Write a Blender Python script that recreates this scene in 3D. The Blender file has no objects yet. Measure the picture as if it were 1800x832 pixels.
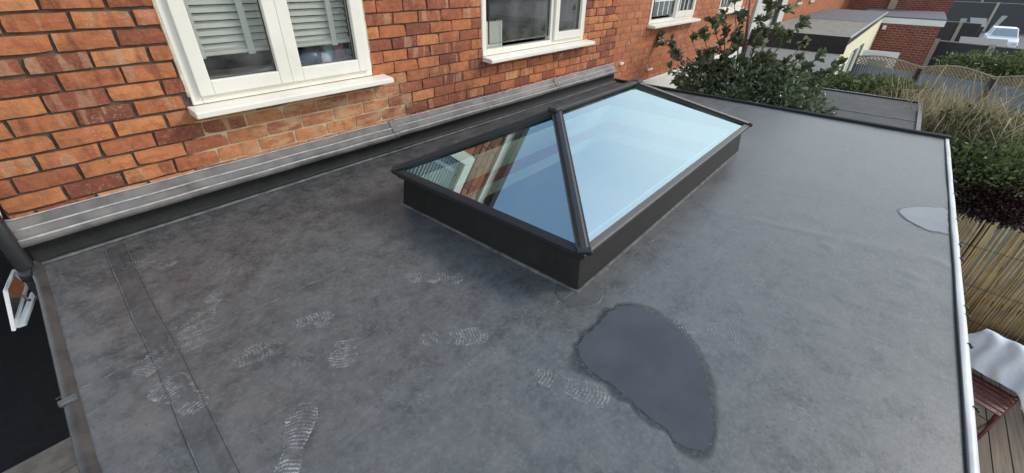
import bpy, math, random
import numpy as np
from mathutils import Matrix, Vector, noise as mnoise
random.seed(7); RNG = np.random.default_rng(7)
S = bpy.context.scene
COL = S.collection

# ------------------------------------------------------------------ camera
CAM_H = 1.29                       # metres above the flat roof (roof surface is z = 0)
FPX, CX, CY = 747.671, 900.0, 416.0
RM = np.array([[0.64755304, 0.39359356, -0.65250224],
               [-0.76181903, 0.35406446, -0.5424667],
               [0.01751646, 0.84836458, 0.52912258]])
cd = bpy.data.cameras.new('camera')
cam = bpy.data.objects.new('camera', cd); COL.objects.link(cam)
cd.sensor_width = 36.0; cd.lens = 36.0 * FPX / 1800.0
cd.clip_start = 0.05; cd.clip_end = 600
cam.matrix_world = Matrix.Translation((0, 0, CAM_H)) @ Matrix(RM.tolist()).to_4x4()
S.camera = cam
S.render.resolution_x = 1024; S.render.resolution_y = 473

# ------------------------------------------------------------------ sky, sun, exposure
SUN_AZ, SUN_EL = math.radians(-38), math.radians(36)     # azimuth from +X
w = bpy.data.worlds.new('World'); S.world = w; w.use_nodes = True
nt = w.node_tree; nt.nodes.clear()
def wn(t, **k):
    n = nt.nodes.new(t)
    for a, b in k.items(): setattr(n, a, b)
    return n
sky = wn('ShaderNodeTexSky', sky_type='NISHITA', sun_disc=False, sun_elevation=SUN_EL,
         sun_rotation=math.pi / 2 - SUN_AZ, air_density=1.9, dust_density=0.6, ozone_density=2.0)
tc = wn('ShaderNodeTexCoord'); sx = wn('ShaderNodeSeparateXYZ'); nt.links.new(tc.outputs['Generated'], sx.inputs[0])
mz = wn('ShaderNodeMath', operation='MAXIMUM'); nt.links.new(sx.outputs['Z'], mz.inputs[0]); mz.inputs[1].default_value = 0.06
az_ = wn('ShaderNodeMath', operation='ADD'); nt.links.new(mz.outputs[0], az_.inputs[0]); az_.inputs[1].default_value = 0.15
dx = wn('ShaderNodeMath', operation='DIVIDE'); nt.links.new(sx.outputs['X'], dx.inputs[0]); nt.links.new(az_.outputs[0], dx.inputs[1])
dy = wn('ShaderNodeMath', operation='DIVIDE'); nt.links.new(sx.outputs['Y'], dy.inputs[0]); nt.links.new(az_.outputs[0], dy.inputs[1])
cb = wn('ShaderNodeCombineXYZ'); nt.links.new(dx.outputs[0], cb.inputs[0]); nt.links.new(dy.outputs[0], cb.inputs[1])
cb.inputs[2].default_value = 3.3
ns = wn('ShaderNodeTexNoise'); ns.inputs['Scale'].default_value = 0.75; ns.inputs['Detail'].default_value = 5; ns.inputs['Roughness'].default_value = 0.5
nt.links.new(cb.outputs[0], ns.inputs['Vector'])
cr = wn('ShaderNodeValToRGB'); cr.color_ramp.elements[0].position = 0.38; cr.color_ramp.elements[1].position = 0.62
nt.links.new(ns.outputs['Fac'], cr.inputs[0])
# low haze: the cloud cover thickens towards the horizon on every side
hz = wn('ShaderNodeMapRange'); hz.inputs['From Min'].default_value = 0.75; hz.inputs['From Max'].default_value = 0.45
hz.inputs['To Min'].default_value = 0.0; hz.inputs['To Max'].default_value = 0.74; nt.links.new(sx.outputs['Z'], hz.inputs['Value'])
mx0 = wn('ShaderNodeMath', operation='MULTIPLY'); nt.links.new(cr.outputs[0], mx0.inputs[0]); mx0.inputs[1].default_value = 0.2
mx1 = wn('ShaderNodeMath', operation='MAXIMUM'); nt.links.new(mx0.outputs[0], mx1.inputs[0]); nt.links.new(hz.outputs[0], mx1.inputs[1])
mix = wn('ShaderNodeMixRGB'); nt.links.new(mx1.outputs[0], mix.inputs[0]); nt.links.new(sky.outputs[0], mix.inputs[1])
# white haze, brighter low down all the way round
hb = wn('ShaderNodeMapRange'); hb.inputs['From Min'].default_value = 0.62; hb.inputs['From Max'].default_value = 0.10
hb.inputs['To Min'].default_value = 0.0; hb.inputs['To Max'].default_value = 1.0; nt.links.new(sx.outputs['Z'], hb.inputs['Value'])
hc_ = wn('ShaderNodeMixRGB'); nt.links.new(hb.outputs[0], hc_.inputs[0]); hc_.inputs[1].default_value = (4.5, 5.3, 5.95, 1); hc_.inputs[2].default_value = (9.6, 10.1, 10.3, 1)
cm = wn('ShaderNodeMapRange'); cm.inputs['From Min'].default_value = 0.3; cm.inputs['From Max'].default_value = 0.7
cm.inputs['To Min'].default_value = 0.72; cm.inputs['To Max'].default_value = 1.12; nt.links.new(ns.outputs['Fac'], cm.inputs['Value'])
cmm = wn('ShaderNodeMixRGB', blend_type='MULTIPLY'); cmm.inputs[0].default_value = 1.0
nt.links.new(hc_.outputs[0], cmm.inputs[1]); nt.links.new(cm.outputs[0], cmm.inputs[2]); nt.links.new(cmm.outputs[0], mix.inputs[2])
bg = wn('ShaderNodeBackground'); bg.inputs['Strength'].default_value = 0.14
nt.links.new(mix.outputs[0], bg.inputs[0])
wo = wn('ShaderNodeOutputWorld'); nt.links.new(bg.outputs[0], wo.inputs[0])

sd = bpy.data.lights.new('sun', 'SUN'); sd.energy = 1.5; sd.angle = math.radians(14); sd.color = (1.0, 0.94, 0.85)
sun = bpy.data.objects.new('sun', sd); COL.objects.link(sun)
sv = Vector((math.cos(SUN_EL) * math.cos(SUN_AZ), math.cos(SUN_EL) * math.sin(SUN_AZ), math.sin(SUN_EL)))
sun.rotation_euler = sv.to_track_quat('Z', 'Y').to_euler(); sun.location = (0, -6, 12)
S.view_settings.view_transform = 'Standard'; S.view_settings.look = 'None'
S.view_settings.exposure = 0.60; S.view_settings.gamma = 1.0
S.view_settings.use_curve_mapping = False
S.render.engine = 'CYCLES'

# ------------------------------------------------------------------ pixel -> place
def P(u, v, ax, val):
    """the point seen at photo pixel (u,v) on the plane axis ax = val"""
    d = RM @ np.array([u - CX, -(v - CY), -FPX]); c = np.array([0, 0, CAM_H])
    return c + d * ((val - c[ax]) / d[ax])
def G(u, v, z=0.0): return P(u, v, 2, z)
def project(p):
    c = RM.T @ (np.asarray(p, float) - [0, 0, CAM_H])
    if c[2] > -0.05: return None
    return CX + FPX * c[0] / -c[2], CY - FPX * c[1] / -c[2]

# ------------------------------------------------------------------ object helpers
def tag(o, label=None, cat=None, group=None, kind=None):
    if label: o['label'] = label
    if cat: o['category'] = cat
    if group: o['group'] = group
    if kind: o['kind'] = kind
    return o
def attach(o, parent):
    if parent is not None:
        o.parent = parent
        o.matrix_parent_inverse = BASE[parent.name].inverted()
BASE = {}
def thing(name, label, cat, loc, group=None):
    o = bpy.data.objects.new(name, None); COL.objects.link(o); o.location = loc
    o.empty_display_size = 0.1
    BASE[o.name] = Matrix.Translation(loc)
    return tag(o, label, cat, group)
def link_mesh(name, me, mat, parent=None, smooth=False):
    if mat is not None and not me.materials: me.materials.append(mat)
    if smooth: me.polygons.foreach_set('use_smooth', [True] * len(me.polygons))
    o = bpy.data.objects.new(name, me); COL.objects.link(o)
    BASE[o.name] = Matrix.Identity(4)
    attach(o, parent)
    return o
class MB:
    def __init__(s): s.v = []; s.f = []
    def poly(s, pts):
        n = len(s.v); s.v += [tuple(map(float, p)) for p in pts]; s.f.append(tuple(range(n, n + len(pts)))); return s
    def hexa(s, p):                      # 8 corners: bottom 4 ccw, top 4 ccw
        n = len(s.v); s.v += [tuple(map(float, q)) for q in p]
        for f in ((3, 2, 1, 0), (4, 5, 6, 7), (0, 1, 5, 4), (1, 2, 6, 5), (2, 3, 7, 6), (3, 0, 4, 7)):
            s.f.append(tuple(n + i for i in f))
        return s
    def box(s, x0, x1, y0, y1, z0, z1):
        return s.hexa([(x0, y0, z0), (x1, y0, z0), (x1, y1, z0), (x0, y1, z0),
                       (x0, y0, z1), (x1, y0, z1), (x1, y1, z1), (x0, y1, z1)])
    def bar(s, a, b, wd, ht, up=(0, 0, 1)):   # beam from a to b, width wd across, height ht along up
        a = Vector(a); b = Vector(b); d = (b - a).normalized(); sd_ = d.cross(Vector(up)).normalized(); u = sd_.cross(d)
        p = []
        for e in (-1, 1):
            for (q, r) in ((a, -1), (b, -1), (b, 1), (a, 1)):
                p.append(q + sd_ * (r * wd / 2) + u * (e * ht / 2))
        q = [p[0], p[1], p[2], p[3], p[4], p[5], p[6], p[7]]
        return s.hexa([tuple(i) for i in q])
    def tube(s, path, r, n=8, caps=True):
        path = [Vector(p) for p in path]; R = r if hasattr(r, '__len__') else [r] * len(path)
        base = len(s.v); prev = None
        for i, p in enumerate(path):
            d = (path[min(i + 1, len(path) - 1)] - path[max(i - 1, 0)]).normalized()
            ref = prev if prev is not None else (Vector((0, 0, 1)) if abs(d.z) < .9 else Vector((1, 0, 0)))
            a = (ref - d * ref.dot(d)).normalized(); prev = a; b = d.cross(a)
            for k in range(n):
                t = 2 * math.pi * k / n; s.v.append(tuple(p + (a * math.cos(t) + b * math.sin(t)) * R[i]))
        for i in range(len(path) - 1):
            for k in range(n):
                k2 = (k + 1) % n
                s.f.append((base + i * n + k, base + i * n + k2, base + (i + 1) * n + k2, base + (i + 1) * n + k))
        if caps:
            s.f.append(tuple(base + k for k in reversed(range(n)))); e = base + (len(path) - 1) * n
            s.f.append(tuple(e + k for k in range(n)))
        return s
    def sweepx(s, prof, x0, x1, nx=1, wob=0.0, seed=0):   # profile of (y,z) swept along x
        base = len(s.v); m = len(prof)
        for i in range(nx + 1):
            x = x0 + (x1 - x0) * i / nx
            for j, (y, z) in enumerate(prof):
                dz = wob * mnoise.noise((x * 2.3, seed + j * .35, 0)) if wob else 0
                dy_ = wob * mnoise.noise((x * 3.1, seed + 9 + j * .35, 4)) if wob else 0
                s.v.append((x, y + dy_, z + dz))
        for i in range(nx):
            for j in range(m - 1):
                a = base + i * m + j; s.f.append((a, a + m, a + m + 1, a + 1))
        return s
    def build(s, name, mat, parent=None, smooth=False, bevel=0.0):
        me = bpy.data.meshes.new(name); me.from_pydata(s.v, [], s.f); me.update()
        o = link_mesh(name, me, mat, parent, smooth)
        if bevel:
            b = o.modifiers.new('bevel', 'BEVEL'); b.width = bevel; b.segments = 2; b.limit_method = 'ANGLE'; b.angle_limit = math.radians(40)
        return o
def struct(o): return tag(o, kind='structure')

# ------------------------------------------------------------------ materials
class NT:
    def __init__(s, name):
        s.m = bpy.data.materials.new(name); s.m.use_nodes = True; s.t = s.m.node_tree; s.t.nodes.clear()
        s.out = s.t.nodes.new('ShaderNodeOutputMaterial')
    def n(s, typ, ins=None, **k):
        nd = s.t.nodes.new(typ)
        for a, b in k.items(): setattr(nd, a, b)
        for a, b in (ins or {}).items(): s.set(nd.inputs[a], b)
        return nd
    def set(s, sock, b):
        if isinstance(b, bpy.types.NodeSocket): s.t.links.new(b, sock)
        elif isinstance(b, (tuple, list)) and len(b) == 3 and sock.type == 'RGBA': sock.default_value = (*b, 1)
        else: sock.default_value = b
    def pos(s): return s.n('ShaderNodeNewGeometry').outputs['Position']
    def mapv(s, v, scale=(1, 1, 1), loc=(0, 0, 0), rot=(0, 0, 0)):
        return s.n('ShaderNodeMapping', {'Vector': v, 'Scale': scale, 'Location': loc, 'Rotation': rot}).outputs[0]
    def noise(s, v, scale, detail=4, rough=.55, dist=0):
        return s.n('ShaderNodeTexNoise', {'Vector': v, 'Scale': scale, 'Detail': detail, 'Roughness': rough, 'Distortion': dist}).outputs['Fac']
    def ramp(s, f, stops):
        r = s.n('ShaderNodeValToRGB', {0: f}); e = r.color_ramp.elements
        while len(e) < len(stops): e.new(.5)
        for i, (p, c) in enumerate(stops):
            e[i].position = p; e[i].color = (c, c, c, 1) if not hasattr(c, '__len__') else (*c, 1)
        return r.outputs[0]
    def mix(s, f, a, b, mode='MIX'): return s.n('ShaderNodeMixRGB', {0: f, 1: a, 2: b}, blend_type=mode).outputs[0]
    def math(s, op, a, b=0.0, clamp=False):
        return s.n('ShaderNodeMath', {0: a, 1: b}, operation=op, use_clamp=clamp).outputs[0]
    def bump(s, h, st=.3, dist=.01): return s.n('ShaderNodeBump', {'Height': h, 'Strength': st, 'Distance': dist}).outputs[0]
    def bsdf(s, col, rough=.6, normal=None, metal=0.0, spec=.5, **k):
        ins = {'Base Color': col, 'Roughness': rough, 'Metallic': metal, 'Specular IOR Level': spec}
        if normal is not None: ins['Normal'] = normal
        ins.update(k)
        return s.n('ShaderNodeBsdfPrincipled', ins).outputs[0]
    def done(s, sh): s.t.links.new(sh, s.out.inputs[0]); return s.m

def plain(name, col, rough=.5, var=.15, scale=8, bump=.15, metal=0.0, spec=.5, dirt=None):
    m = NT(name); p = m.pos(); n = m.noise(p, scale, 5); n2 = m.noise(p, scale * 6, 3)
    c = m.mix(m.ramp(n, [(.3, 0), (.7, 1)]), tuple(x * (1 - var) for x in col), tuple(min(1, x * (1 + var)) for x in col))
    if dirt:
        c = m.mix(m.math('MULTIPLY', m.ramp(m.noise(p, scale * .6, 6, .65), [(.48, 0), (.7, 1)]), .6), c, dirt)
    r = m.math('ADD', m.math('MULTIPLY', n2, .2), rough - .1)
    return m.done(m.bsdf(c, r, m.bump(n2, bump, .004), metal, spec))

def brick_mat(name, from_object, warm=0.0):
    m = NT(name); p = m.pos()
    if from_object: c3 = m.n('ShaderNodeObjectInfo').outputs['Color']
    else: c3 = m.n('ShaderNodeVertexColor', layer_name='Col').outputs['Color']
    sp = m.n('ShaderNodeSeparateColor', {0: c3}); r1, r2, r3 = sp.outputs[0], sp.outputs[1], sp.outputs[2]
    base = m.ramp(r1, [(0.0, (.16, .055, .038)), (.22, (.29, .088, .048)), (.5, (.45, .148, .062)), (.78, (.55, .205, .082)), (1.0, (.60, .27, .12))])
    off = m.n('ShaderNodeCombineXYZ', {0: m.math('MULTIPLY', r2, 91.0), 1: m.math('MULTIPLY', r3, 53.0), 2: m.math('MULTIPLY', r2, 37.0)}).outputs[0]
    v = m.n('ShaderNodeVectorMath', {0: p, 1: off}, operation='ADD').outputs[0]
    # kiss marks: upright bands, paler or darker, from stacking in the kiln
    band = m.noise(m.mapv(v, (13, 1, 2.2)), 1.0, 2, .5, .3)
    strong = m.ramp(r3, [(.45, 0), (.75, 1)])
    c = m.mix(m.math('MULTIPLY', m.ramp(band, [(.56, 0), (.60, 1)]), m.math('MULTIPLY', strong, .62)), base, (.50, .28, .175))
    c = m.mix(m.math('MULTIPLY', m.ramp(band, [(.36, 1), (.43, 0)]), m.math('MULTIPLY', strong, .6)), c, (.17, .05, .035))
    mott = m.noise(v, 22, 6, .65)
    c = m.mix(m.ramp(mott, [(.34, .8), (.55, 0)]), c, m.mix(.5, c, (.12, .035, .02)))
    c = m.mix(m.ramp(m.noise(v, 55, 6, .7), [(.52, 0), (.70, .6)]), c, (.52, .22, .115))
    # lime specks
    vor = m.n('ShaderNodeTexVoronoi', {'Vector': v, 'Scale': 60.0, 'Randomness': 1.0}).outputs['Distance']
    spk = m.math('MULTIPLY', m.ramp(vor, [(.10, 1), (.17, 0)]), m.ramp(m.noise(p, 5, 3), [(.53, 0), (.62, .8)]))
    c = m.mix(spk, c, (.62, .5, .42))
    # weathering in the air: soot streaks and a pale cement smear along the rebuilt courses
    soot = m.ramp(m.noise(m.mapv(p, (1.0, 1, .8)), 2.1, 8, .7), [(.5, 0), (.70, .45)])
    c = m.mix(soot, c, (.10, .045, .032))
    smear = m.ramp(m.noise(m.mapv(p, (1, 1, 2.5)), 6, 5, .6), [(.46, .08), (.62, .8)])
    xz = m.n('ShaderNodeSeparateXYZ', {0: p})
    reg = m.math('MULTIPLY', m.math('MULTIPLY', m.n('ShaderNodeMapRange', {'Value': xz.outputs[0], 'From Min': .75, 'From Max': 1.0}).outputs[0],
                 m.n('ShaderNodeMapRange', {'Value': xz.outputs[0], 'From Min': 2.35, 'From Max': 2.05}).outputs[0]),
                 m.n('ShaderNodeMapRange', {'Value': xz.outputs[2], 'From Min': .56, 'From Max': .50}).outputs[0])
    c = m.mix(m.math('MULTIPLY', smear, reg), c, (.52, .33, .18))
    if warm: c = m.mix(warm, c, (.52, .19, .095))
    h = m.math('ADD', m.math('MULTIPLY', m.noise(v, 70, 4, .6), .5), mott)
    return m.done(m.bsdf(c, .86, m.bump(h, .8, .008), 0, .3))

def mortar_mat(name, dark, pale):
    m = NT(name); p = m.pos(); n = m.noise(p, 14, 6, .65)
    c = m.mix(m.ramp(n, [(.35, 0), (.65, 1)]), tuple(x * .6 for x in dark), dark)
    xz = m.n('ShaderNodeSeparateXYZ', {0: p})
    e = m.math('MULTIPLY', m.math('SUBTRACT', m.noise(p, 5, 3), .5), .35)
    xx = m.math('ADD', xz.outputs[0], e); zz = m.math('ADD', xz.outputs[2], m.math('MULTIPLY', e, .4))
    reg = m.math('MULTIPLY', m.math('MULTIPLY', m.n('ShaderNodeMapRange', {'Value': xx, 'From Min': .62, 'From Max': .7}).outputs[0],
                 m.n('ShaderNodeMapRange', {'Value': xx, 'From Min': 2.3, 'From Max': 2.15}).outputs[0]),
                 m.n('ShaderNodeMapRange', {'Value': zz, 'From Min': .55, 'From Max': .52}).outputs[0])
    c = m.mix(reg, c, m.mix(n, (.44, .33, .20), pale))
    return m.done(m.bsdf(c, .95, m.bump(m.noise(p, 90, 4), .6, .006), 0, .2))

def membrane_mat(name, dusty=1.0, ro=.30, spec=.5, dk=1.0):
    m = NT(name); p = m.pos()
    big = m.noise(p, .9, 6, .62, 0); mid = m.noise(p, 6.5, 12, .82, 0); fine = m.noise(p, 60, 6, .75); grit = m.noise(p, 260, 3, .7)
    # base colour goes from darker at the wall side to lighter at the front edge
    yy = m.n('ShaderNodeSeparateXYZ', {0: p}).outputs[1]
    front_mix = m.n('ShaderNodeMapRange', {'Value': m.math('ADD', yy, m.math('MULTIPLY', m.math('SUBTRACT', big, .5), 3.2)), 'From Min': 2.7, 'From Max': .5}).outputs[0]
    c = m.mix(front_mix, tuple(t * dk for t in (.038, .038, .038)), tuple(t * dk for t in (.092, .091, .090)))
    c = m.mix(m.math('MULTIPLY', m.ramp(mid, [(.42, 0), (.62, 1)]), .60 * dusty), c, (.160, .157, .155))
    c = m.mix(m.math('MULTIPLY', m.ramp(mid, [(.36, 1), (.47, 0)]), .5 * dusty), c, (.040, .040, .041))
    c = m.mix(m.math('MULTIPLY', m.ramp(fine, [(.50, 0), (.68, 1)]), .50 * dusty), c, (.20, .197, .195))
    c = m.mix(m.math('MULTIPLY', m.ramp(grit, [(.60, 0), (.72, 1)]), .35 * dusty), c, (.26, .255, .25))
    # tide marks left by dried rain: thin contour lines
    ct_ = m.noise(p, 1.5, 5, .5, .3)
    for lv in (.41, .50, .585):
        c = m.mix(m.math('MULTIPLY', m.ramp(ct_, [(lv - .008, 0), (lv, 1), (lv + .004, 0)]), m.math('MULTIPLY', m.ramp(mid, [(.45, 0), (.6, 1)]), .13 * dusty)), c, (.26, .25, .245))
    # drag streaks along the lay of the sheet
    scr = m.noise(m.mapv(p, (1.0, 20, 1), rot=(0, 0, .12)), 1.8, 8, .75, 0)
    c = m.mix(m.math('MULTIPLY', m.ramp(scr, [(.56, 0), (.68, 1)]), .30 * dusty), c, (.21, .205, .20))
    xz = m.n('ShaderNodeSeparateXYZ', {0: p})
    sil = m.math('MULTIPLY', m.n('ShaderNodeMapRange', {'Value': xz.outputs[0], 'From Min': .95, 'From Max': .0}).outputs[0], m.ramp(m.noise(p, 4.5, 8, .75), [(.42, 0), (.66, 1)]))
    c = m.mix(m.math('MULTIPLY', sil, .6 * dusty), c, (.165, .14, .128))
    spots = m.n('ShaderNodeTexVoronoi', {'Vector': p, 'Scale': 38.0}).outputs['Distance']
    c = m.mix(m.math('MULTIPLY', m.ramp(spots, [(.16, 1), (.24, 0)]), m.ramp(m.noise(p, 2.4, 3), [(.50, 0), (.58, .55 * dusty)])), c, (.05, .05, .052))
    r = m.math('ADD', m.math('MULTIPLY', m.ramp(mid, [(.3, 0), (.7, 1)]), .2), ro)
    h = m.math('ADD', m.math('MULTIPLY', fine, .6), m.math('MULTIPLY', mid, .8))
    return m.done(m.bsdf(c, r, m.bump(h, .18, .006), 0, spec))

def brick_tex(name, c1, c2, mortar, axis='xz', sc=1.0):
    m = NT(name); p = m.pos(); s3 = m.n('ShaderNodeSeparateXYZ', {0: p})
    h = m.math('ADD', s3.outputs[0], s3.outputs[1])
    v = m.n('ShaderNodeCombineXYZ', {0: h, 1: s3.outputs[2]}).outputs[0]
    b = m.n('ShaderNodeTexBrick', {'Vector': v, 'Color1': c1, 'Color2': c2, 'Mortar': mortar, 'Scale': sc, 'Mortar Size': .012,
            'Brick Width': .235, 'Row Height': .085, 'Mortar Smooth': .1, 'Bias': 0.0})
    c = m.mix(m.ramp(m.noise(p, 3, 5, .65), [(.4, 0), (.8, .5)]), b.outputs[0], tuple(x * .5 for x in c1))
    return m.done(m.bsdf(c, .9, m.bump(b.outputs['Fac'], -.5, .01), 0, .2))

def glass_mat(name, tint, refl, rough=.0, edge=.9, gcol=(.95, .97, 1.0)):
    m = NT(name)
    lw = m.n('ShaderNodeLayerWeight', {'Blend': .45}).outputs['Facing']
    f = m.n('ShaderNodeMapRange', {'Value': lw, 'From Min': .25, 'From Max': 1.0, 'To Min': refl, 'To Max': edge}).outputs[0]
    n_ = m.noise(m.pos(), 1.7, 2)
    g = m.n('ShaderNodeBsdfGlossy', {'Color': gcol, 'Roughness': rough, 'Normal': m.bump(n_, .05, .01)}).outputs[0]
    t = m.n('ShaderNodeBsdfTransparent', {'Color': tint}).outputs[0]
    p = m.pos(); film = m.math('MULTIPLY', m.ramp(m.noise(p, 4, 8, .7), [(.4, 0), (.7, 1)]), .09)
    sp_ = m.math('MULTIPLY', m.ramp(m.n('ShaderNodeTexVoronoi', {'Vector': p, 'Scale': 30.0}).outputs['Distance'], [(.05, 1), (.10, 0)]), m.ramp(m.noise(p, 6, 2), [(.56, 0), (.62, .5)]))
    d = m.n('ShaderNodeBsdfDiffuse', {'Color': (.55, .55, .53)}).outputs[0]
    mixed = m.n('ShaderNodeMixShader', {0: f, 1: t, 2: g}).outputs[0]
    return m.done(m.n('ShaderNodeMixShader', {0: m.math('MAXIMUM', film, sp_), 1: mixed, 2: d}).outputs[0])

def leaf_mat(name, stops, rough=.45, trans=.25, spec=.5):
    m = NT(name); c3 = m.n('ShaderNodeVertexColor', layer_name='Col').outputs['Color']
    c = m.ramp(m.n('ShaderNodeSeparateColor', {0: c3}).outputs[0], stops)
    b = m.bsdf(c, rough, None, 0, spec)
    t = m.n('ShaderNodeBsdfTranslucent', {'Color': c}).outputs[0]
    return m.done(m.n('ShaderNodeMixShader', {0: trans, 1: b, 2: t}).outputs[0])

def dust_mat(name, col, amount):
    m = NT(name); p = m.pos(); n = m.noise(p, 35, 5, .7); n2 = m.noise(p, 17, 5, .6)
    f = m.math('MULTIPLY', m.ramp(n, [(.36, 0), (.62, 1)]), m.math('MULTIPLY', m.ramp(n2, [(.38, .08), (.58, 1)]), amount))
    b = m.bsdf(col, .9, None, 0, .2); t = m.n('ShaderNodeBsdfTransparent').outputs[0]
    return m.done(m.n('ShaderNodeMixShader', {0: f, 1: t, 2: b}).outputs[0])

M = {}
M['brick_o'] = brick_mat('old_brick', True); M['brick_s'] = brick_mat('old_brick_mass', False)
M['brickb_o'] = brick_mat('clean_brick', True, .42); M['brickb_s'] = brick_mat('clean_brick_mass', False, .42)
M['mortar'] = mortar_mat('soot_mortar', (.125, .095, .07), (.60, .48, .32))
M['mortarb'] = mortar_mat('pink_mortar', (.30, .15, .095), (.34, .2, .13))
M['brick_far'] = brick_tex('far_brick', (.50, .15, .055), (.40, .11, .042), (.30, .18, .12))
M['brick_red'] = brick_tex('dark_red_brick', (.26, .07, .045), (.19, .05, .036), (.30, .2, .17))
M['upvc'] = plain('white_upvc', (.80, .75, .66), .35, .04, 3, .02, dirt=(.62, .56, .46))
M['upvc_clean'] = plain('white_upvc_clean', (.80, .80, .78), .3, .03, 3, .02)
M['seal'] = plain('sealant', (.62, .53, .38), .6, .2, 30, .4)
M['gasket'] = plain('rubber_gasket', (.03, .03, .032), .5, .1)
M['lead'] = plain('lead_flashing', (.125, .117, .113), .6, .4, 7, .6, .1, .35, dirt=(.24, .21, .19))
M['lead_edge'] = plain('worn_lead', (.40, .375, .35), .6, .3, 25, .4)
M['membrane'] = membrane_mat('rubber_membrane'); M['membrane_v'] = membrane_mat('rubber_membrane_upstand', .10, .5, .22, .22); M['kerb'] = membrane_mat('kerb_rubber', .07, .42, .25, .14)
M['seam'] = membrane_mat('rubber_seam', .45)
M['seam_line'] = plain('seam_line', (.10, .098, .096), .8, .5, 18, .3); M['seam_dark'] = membrane_mat('rubber_seam_new', .6, .34, .45, .72)
M['lap'] = plain('lap_edge', (.15, .145, .14), .8, .3, 14, .3)
M['alu'] = plain('anthracite_powder_coat', (.018, .019, .021), .32, .12, 4, .04)
M['alu_cap'] = plain('anthracite_cap', (.020, .020, .022), .48, .12, 4, .04)
M['lglass'] = glass_mat('blue_solar_glass', (.72, .84, .78), .54, 0, .48, (.78, .94, .98))
M['wglass'] = glass_mat('window_glass', (.93, .93, .92), .07, 0, .75)
M['blind'] = plain('blind_slat', (.80, .82, .75), .55, .05, 4, .05)
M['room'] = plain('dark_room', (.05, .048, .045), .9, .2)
M['plaster'] = plain('pale_plaster', (.74, .76, .68), .8, .05)
M['redtrim'] = plain('red_trim', (.50, .10, .09), .6, .1)
M['black'] = plain('black_plastic', (.018, .018, .02), .35, .1, 6, .05)
M['dust'] = dust_mat('dry_dust', (.50, .49, .48), .52); M['dust_soft'] = dust_mat('faint_dust', (.40, .39, .38), .44); M['film'] = dust_mat('dust_film', (.34, .335, .33), .26); M['clear_dust'] = dust_mat('fresh_dust', (.55, .54, .53), .72)

# ------------------------------------------------------------------ ground
GZ = -2.7
def ground_mat():
    m = NT('garden_soil'); p = m.pos()
    a = m.noise(p, .35, 6, .6); b = m.noise(p, 5, 6, .7)
    c = m.mix(m.ramp(a, [(.4, 0), (.6, 1)]), (.075, .07, .06), (.13, .125, .115))
    c = m.mix(m.ramp(b, [(.4, 0), (.7, .5)]), c, (.05, .06, .03))
    return m.done(m.bsdf(c, .95, m.bump(b, .5, .03), 0, .2))
struct(MB().poly([(-200, -200, GZ), (300, -200, GZ), (300, 200, GZ), (-200, 200, GZ)]).build('ground', ground_mat()))

# ------------------------------------------------------------------ flat roof extension
X0, X1, Y0, Y1 = -0.27, 5.76, -0.620, 2.95         # membrane outline
LX0, LX1, LY0, LY1 = 1.428, 3.985, 0.775, 2.105   # skylight kerb outline
def left_edge(y): return -0.20 - 0.06 * min(1, max(0, (2.95 - y) / 1.5))
def zmem(x, y):
    n = mnoise.noise((x * .8, y * .8, 1.3)) * .006 + mnoise.noise((x * 2.6, y * 2.6, 7.1)) * .0022
    wr = 0.0
    for (a, b, hgt, wd) in WRINK:
        ax, ay = a; bx, by = b; L2 = (bx - ax) ** 2 + (by - ay) ** 2
        t = ((x - ax) * (bx - ax) + (y - ay) * (by - ay)) / L2; t2 = min(1, max(0, t))
        ddx = x - ax - t2 * (bx - ax); ddy = y - ay - t2 * (by - ay); d2 = ddx * ddx + ddy * ddy
        if d2 < wd * wd * 9: wr += hgt * math.exp(-d2 / (wd * wd)) * (math.sin(math.pi * min(.97, max(.03, t2))) if 0 <= t <= 1 else .1)
    return n - .006 + wr
def g2(u, v): q = G(u, v); return (q[0], q[1])
WRINK = [(g2(1448, 425), g2(1466, 440), .007, .014), (g2(1520, 433), g2(1552, 443), .006, .016), (g2(1572, 470), g2(1632, 490), .010, .014),
         (g2(1555, 492), g2(1668, 512), .004, .03), (g2(1100, 337), g2(1690, 464), .0035, .03), (g2(1640, 452), g2(1668, 468), .006, .03),
         (g2(1480, 320), g2(1492, 290), .004, .03), (g2(690, 740), g2(935, 560), .005, .03), (g2(935, 560), g2(1180, 400), .004, .03),
         (g2(880, 780), g2(950, 690), .004, .02), (g2(1125, 730), g2(1122, 775), .004, .012), (g2(1390, 530), g2(1490, 575), .004, .025)]
roof = thing('flat_roof_extension', 'single-storey extension with a dark grey rubber membrane flat roof in the foreground', 'extension', (2.75, 1.15, GZ))
def seg(a, b, h): n = max(1, int(round((b - a) / h))); return [a + (b - a) * i / n for i in range(n)]
gx = seg(X0, LX0, .03) + seg(LX0, LX1, .03) + seg(LX1, X1, .03) + [X1]
gy = seg(Y0, LY0, .03) + seg(LY0, LY1, .03) + seg(LY1, Y1, .03) + [Y1]
V = []; F = []; nx_, ny_ = len(gx), len(gy)
for x in gx:
    for y in gy:
        xx = x + (left_edge(y) - X0) * max(0, 1 - (x - X0) / .6) if x < X0 + .6 else x
        V.append((xx, y, zmem(xx, y)))
for i in range(nx_ - 1):
    for j in range(ny_ - 1):
        cxm, cym = (gx[i] + gx[i + 1]) / 2, (gy[j] + gy[j + 1]) / 2
        if LX0 < cxm < LX1 and LY0 < cym < LY1: continue
        a = i * ny_ + j; F.append((a, a + ny_, a + ny_ + 1, a + 1))
mb = MB(); mb.v = V; mb.f = F
membrane = mb.build('membrane', M['membrane'], roof, True)
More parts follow.
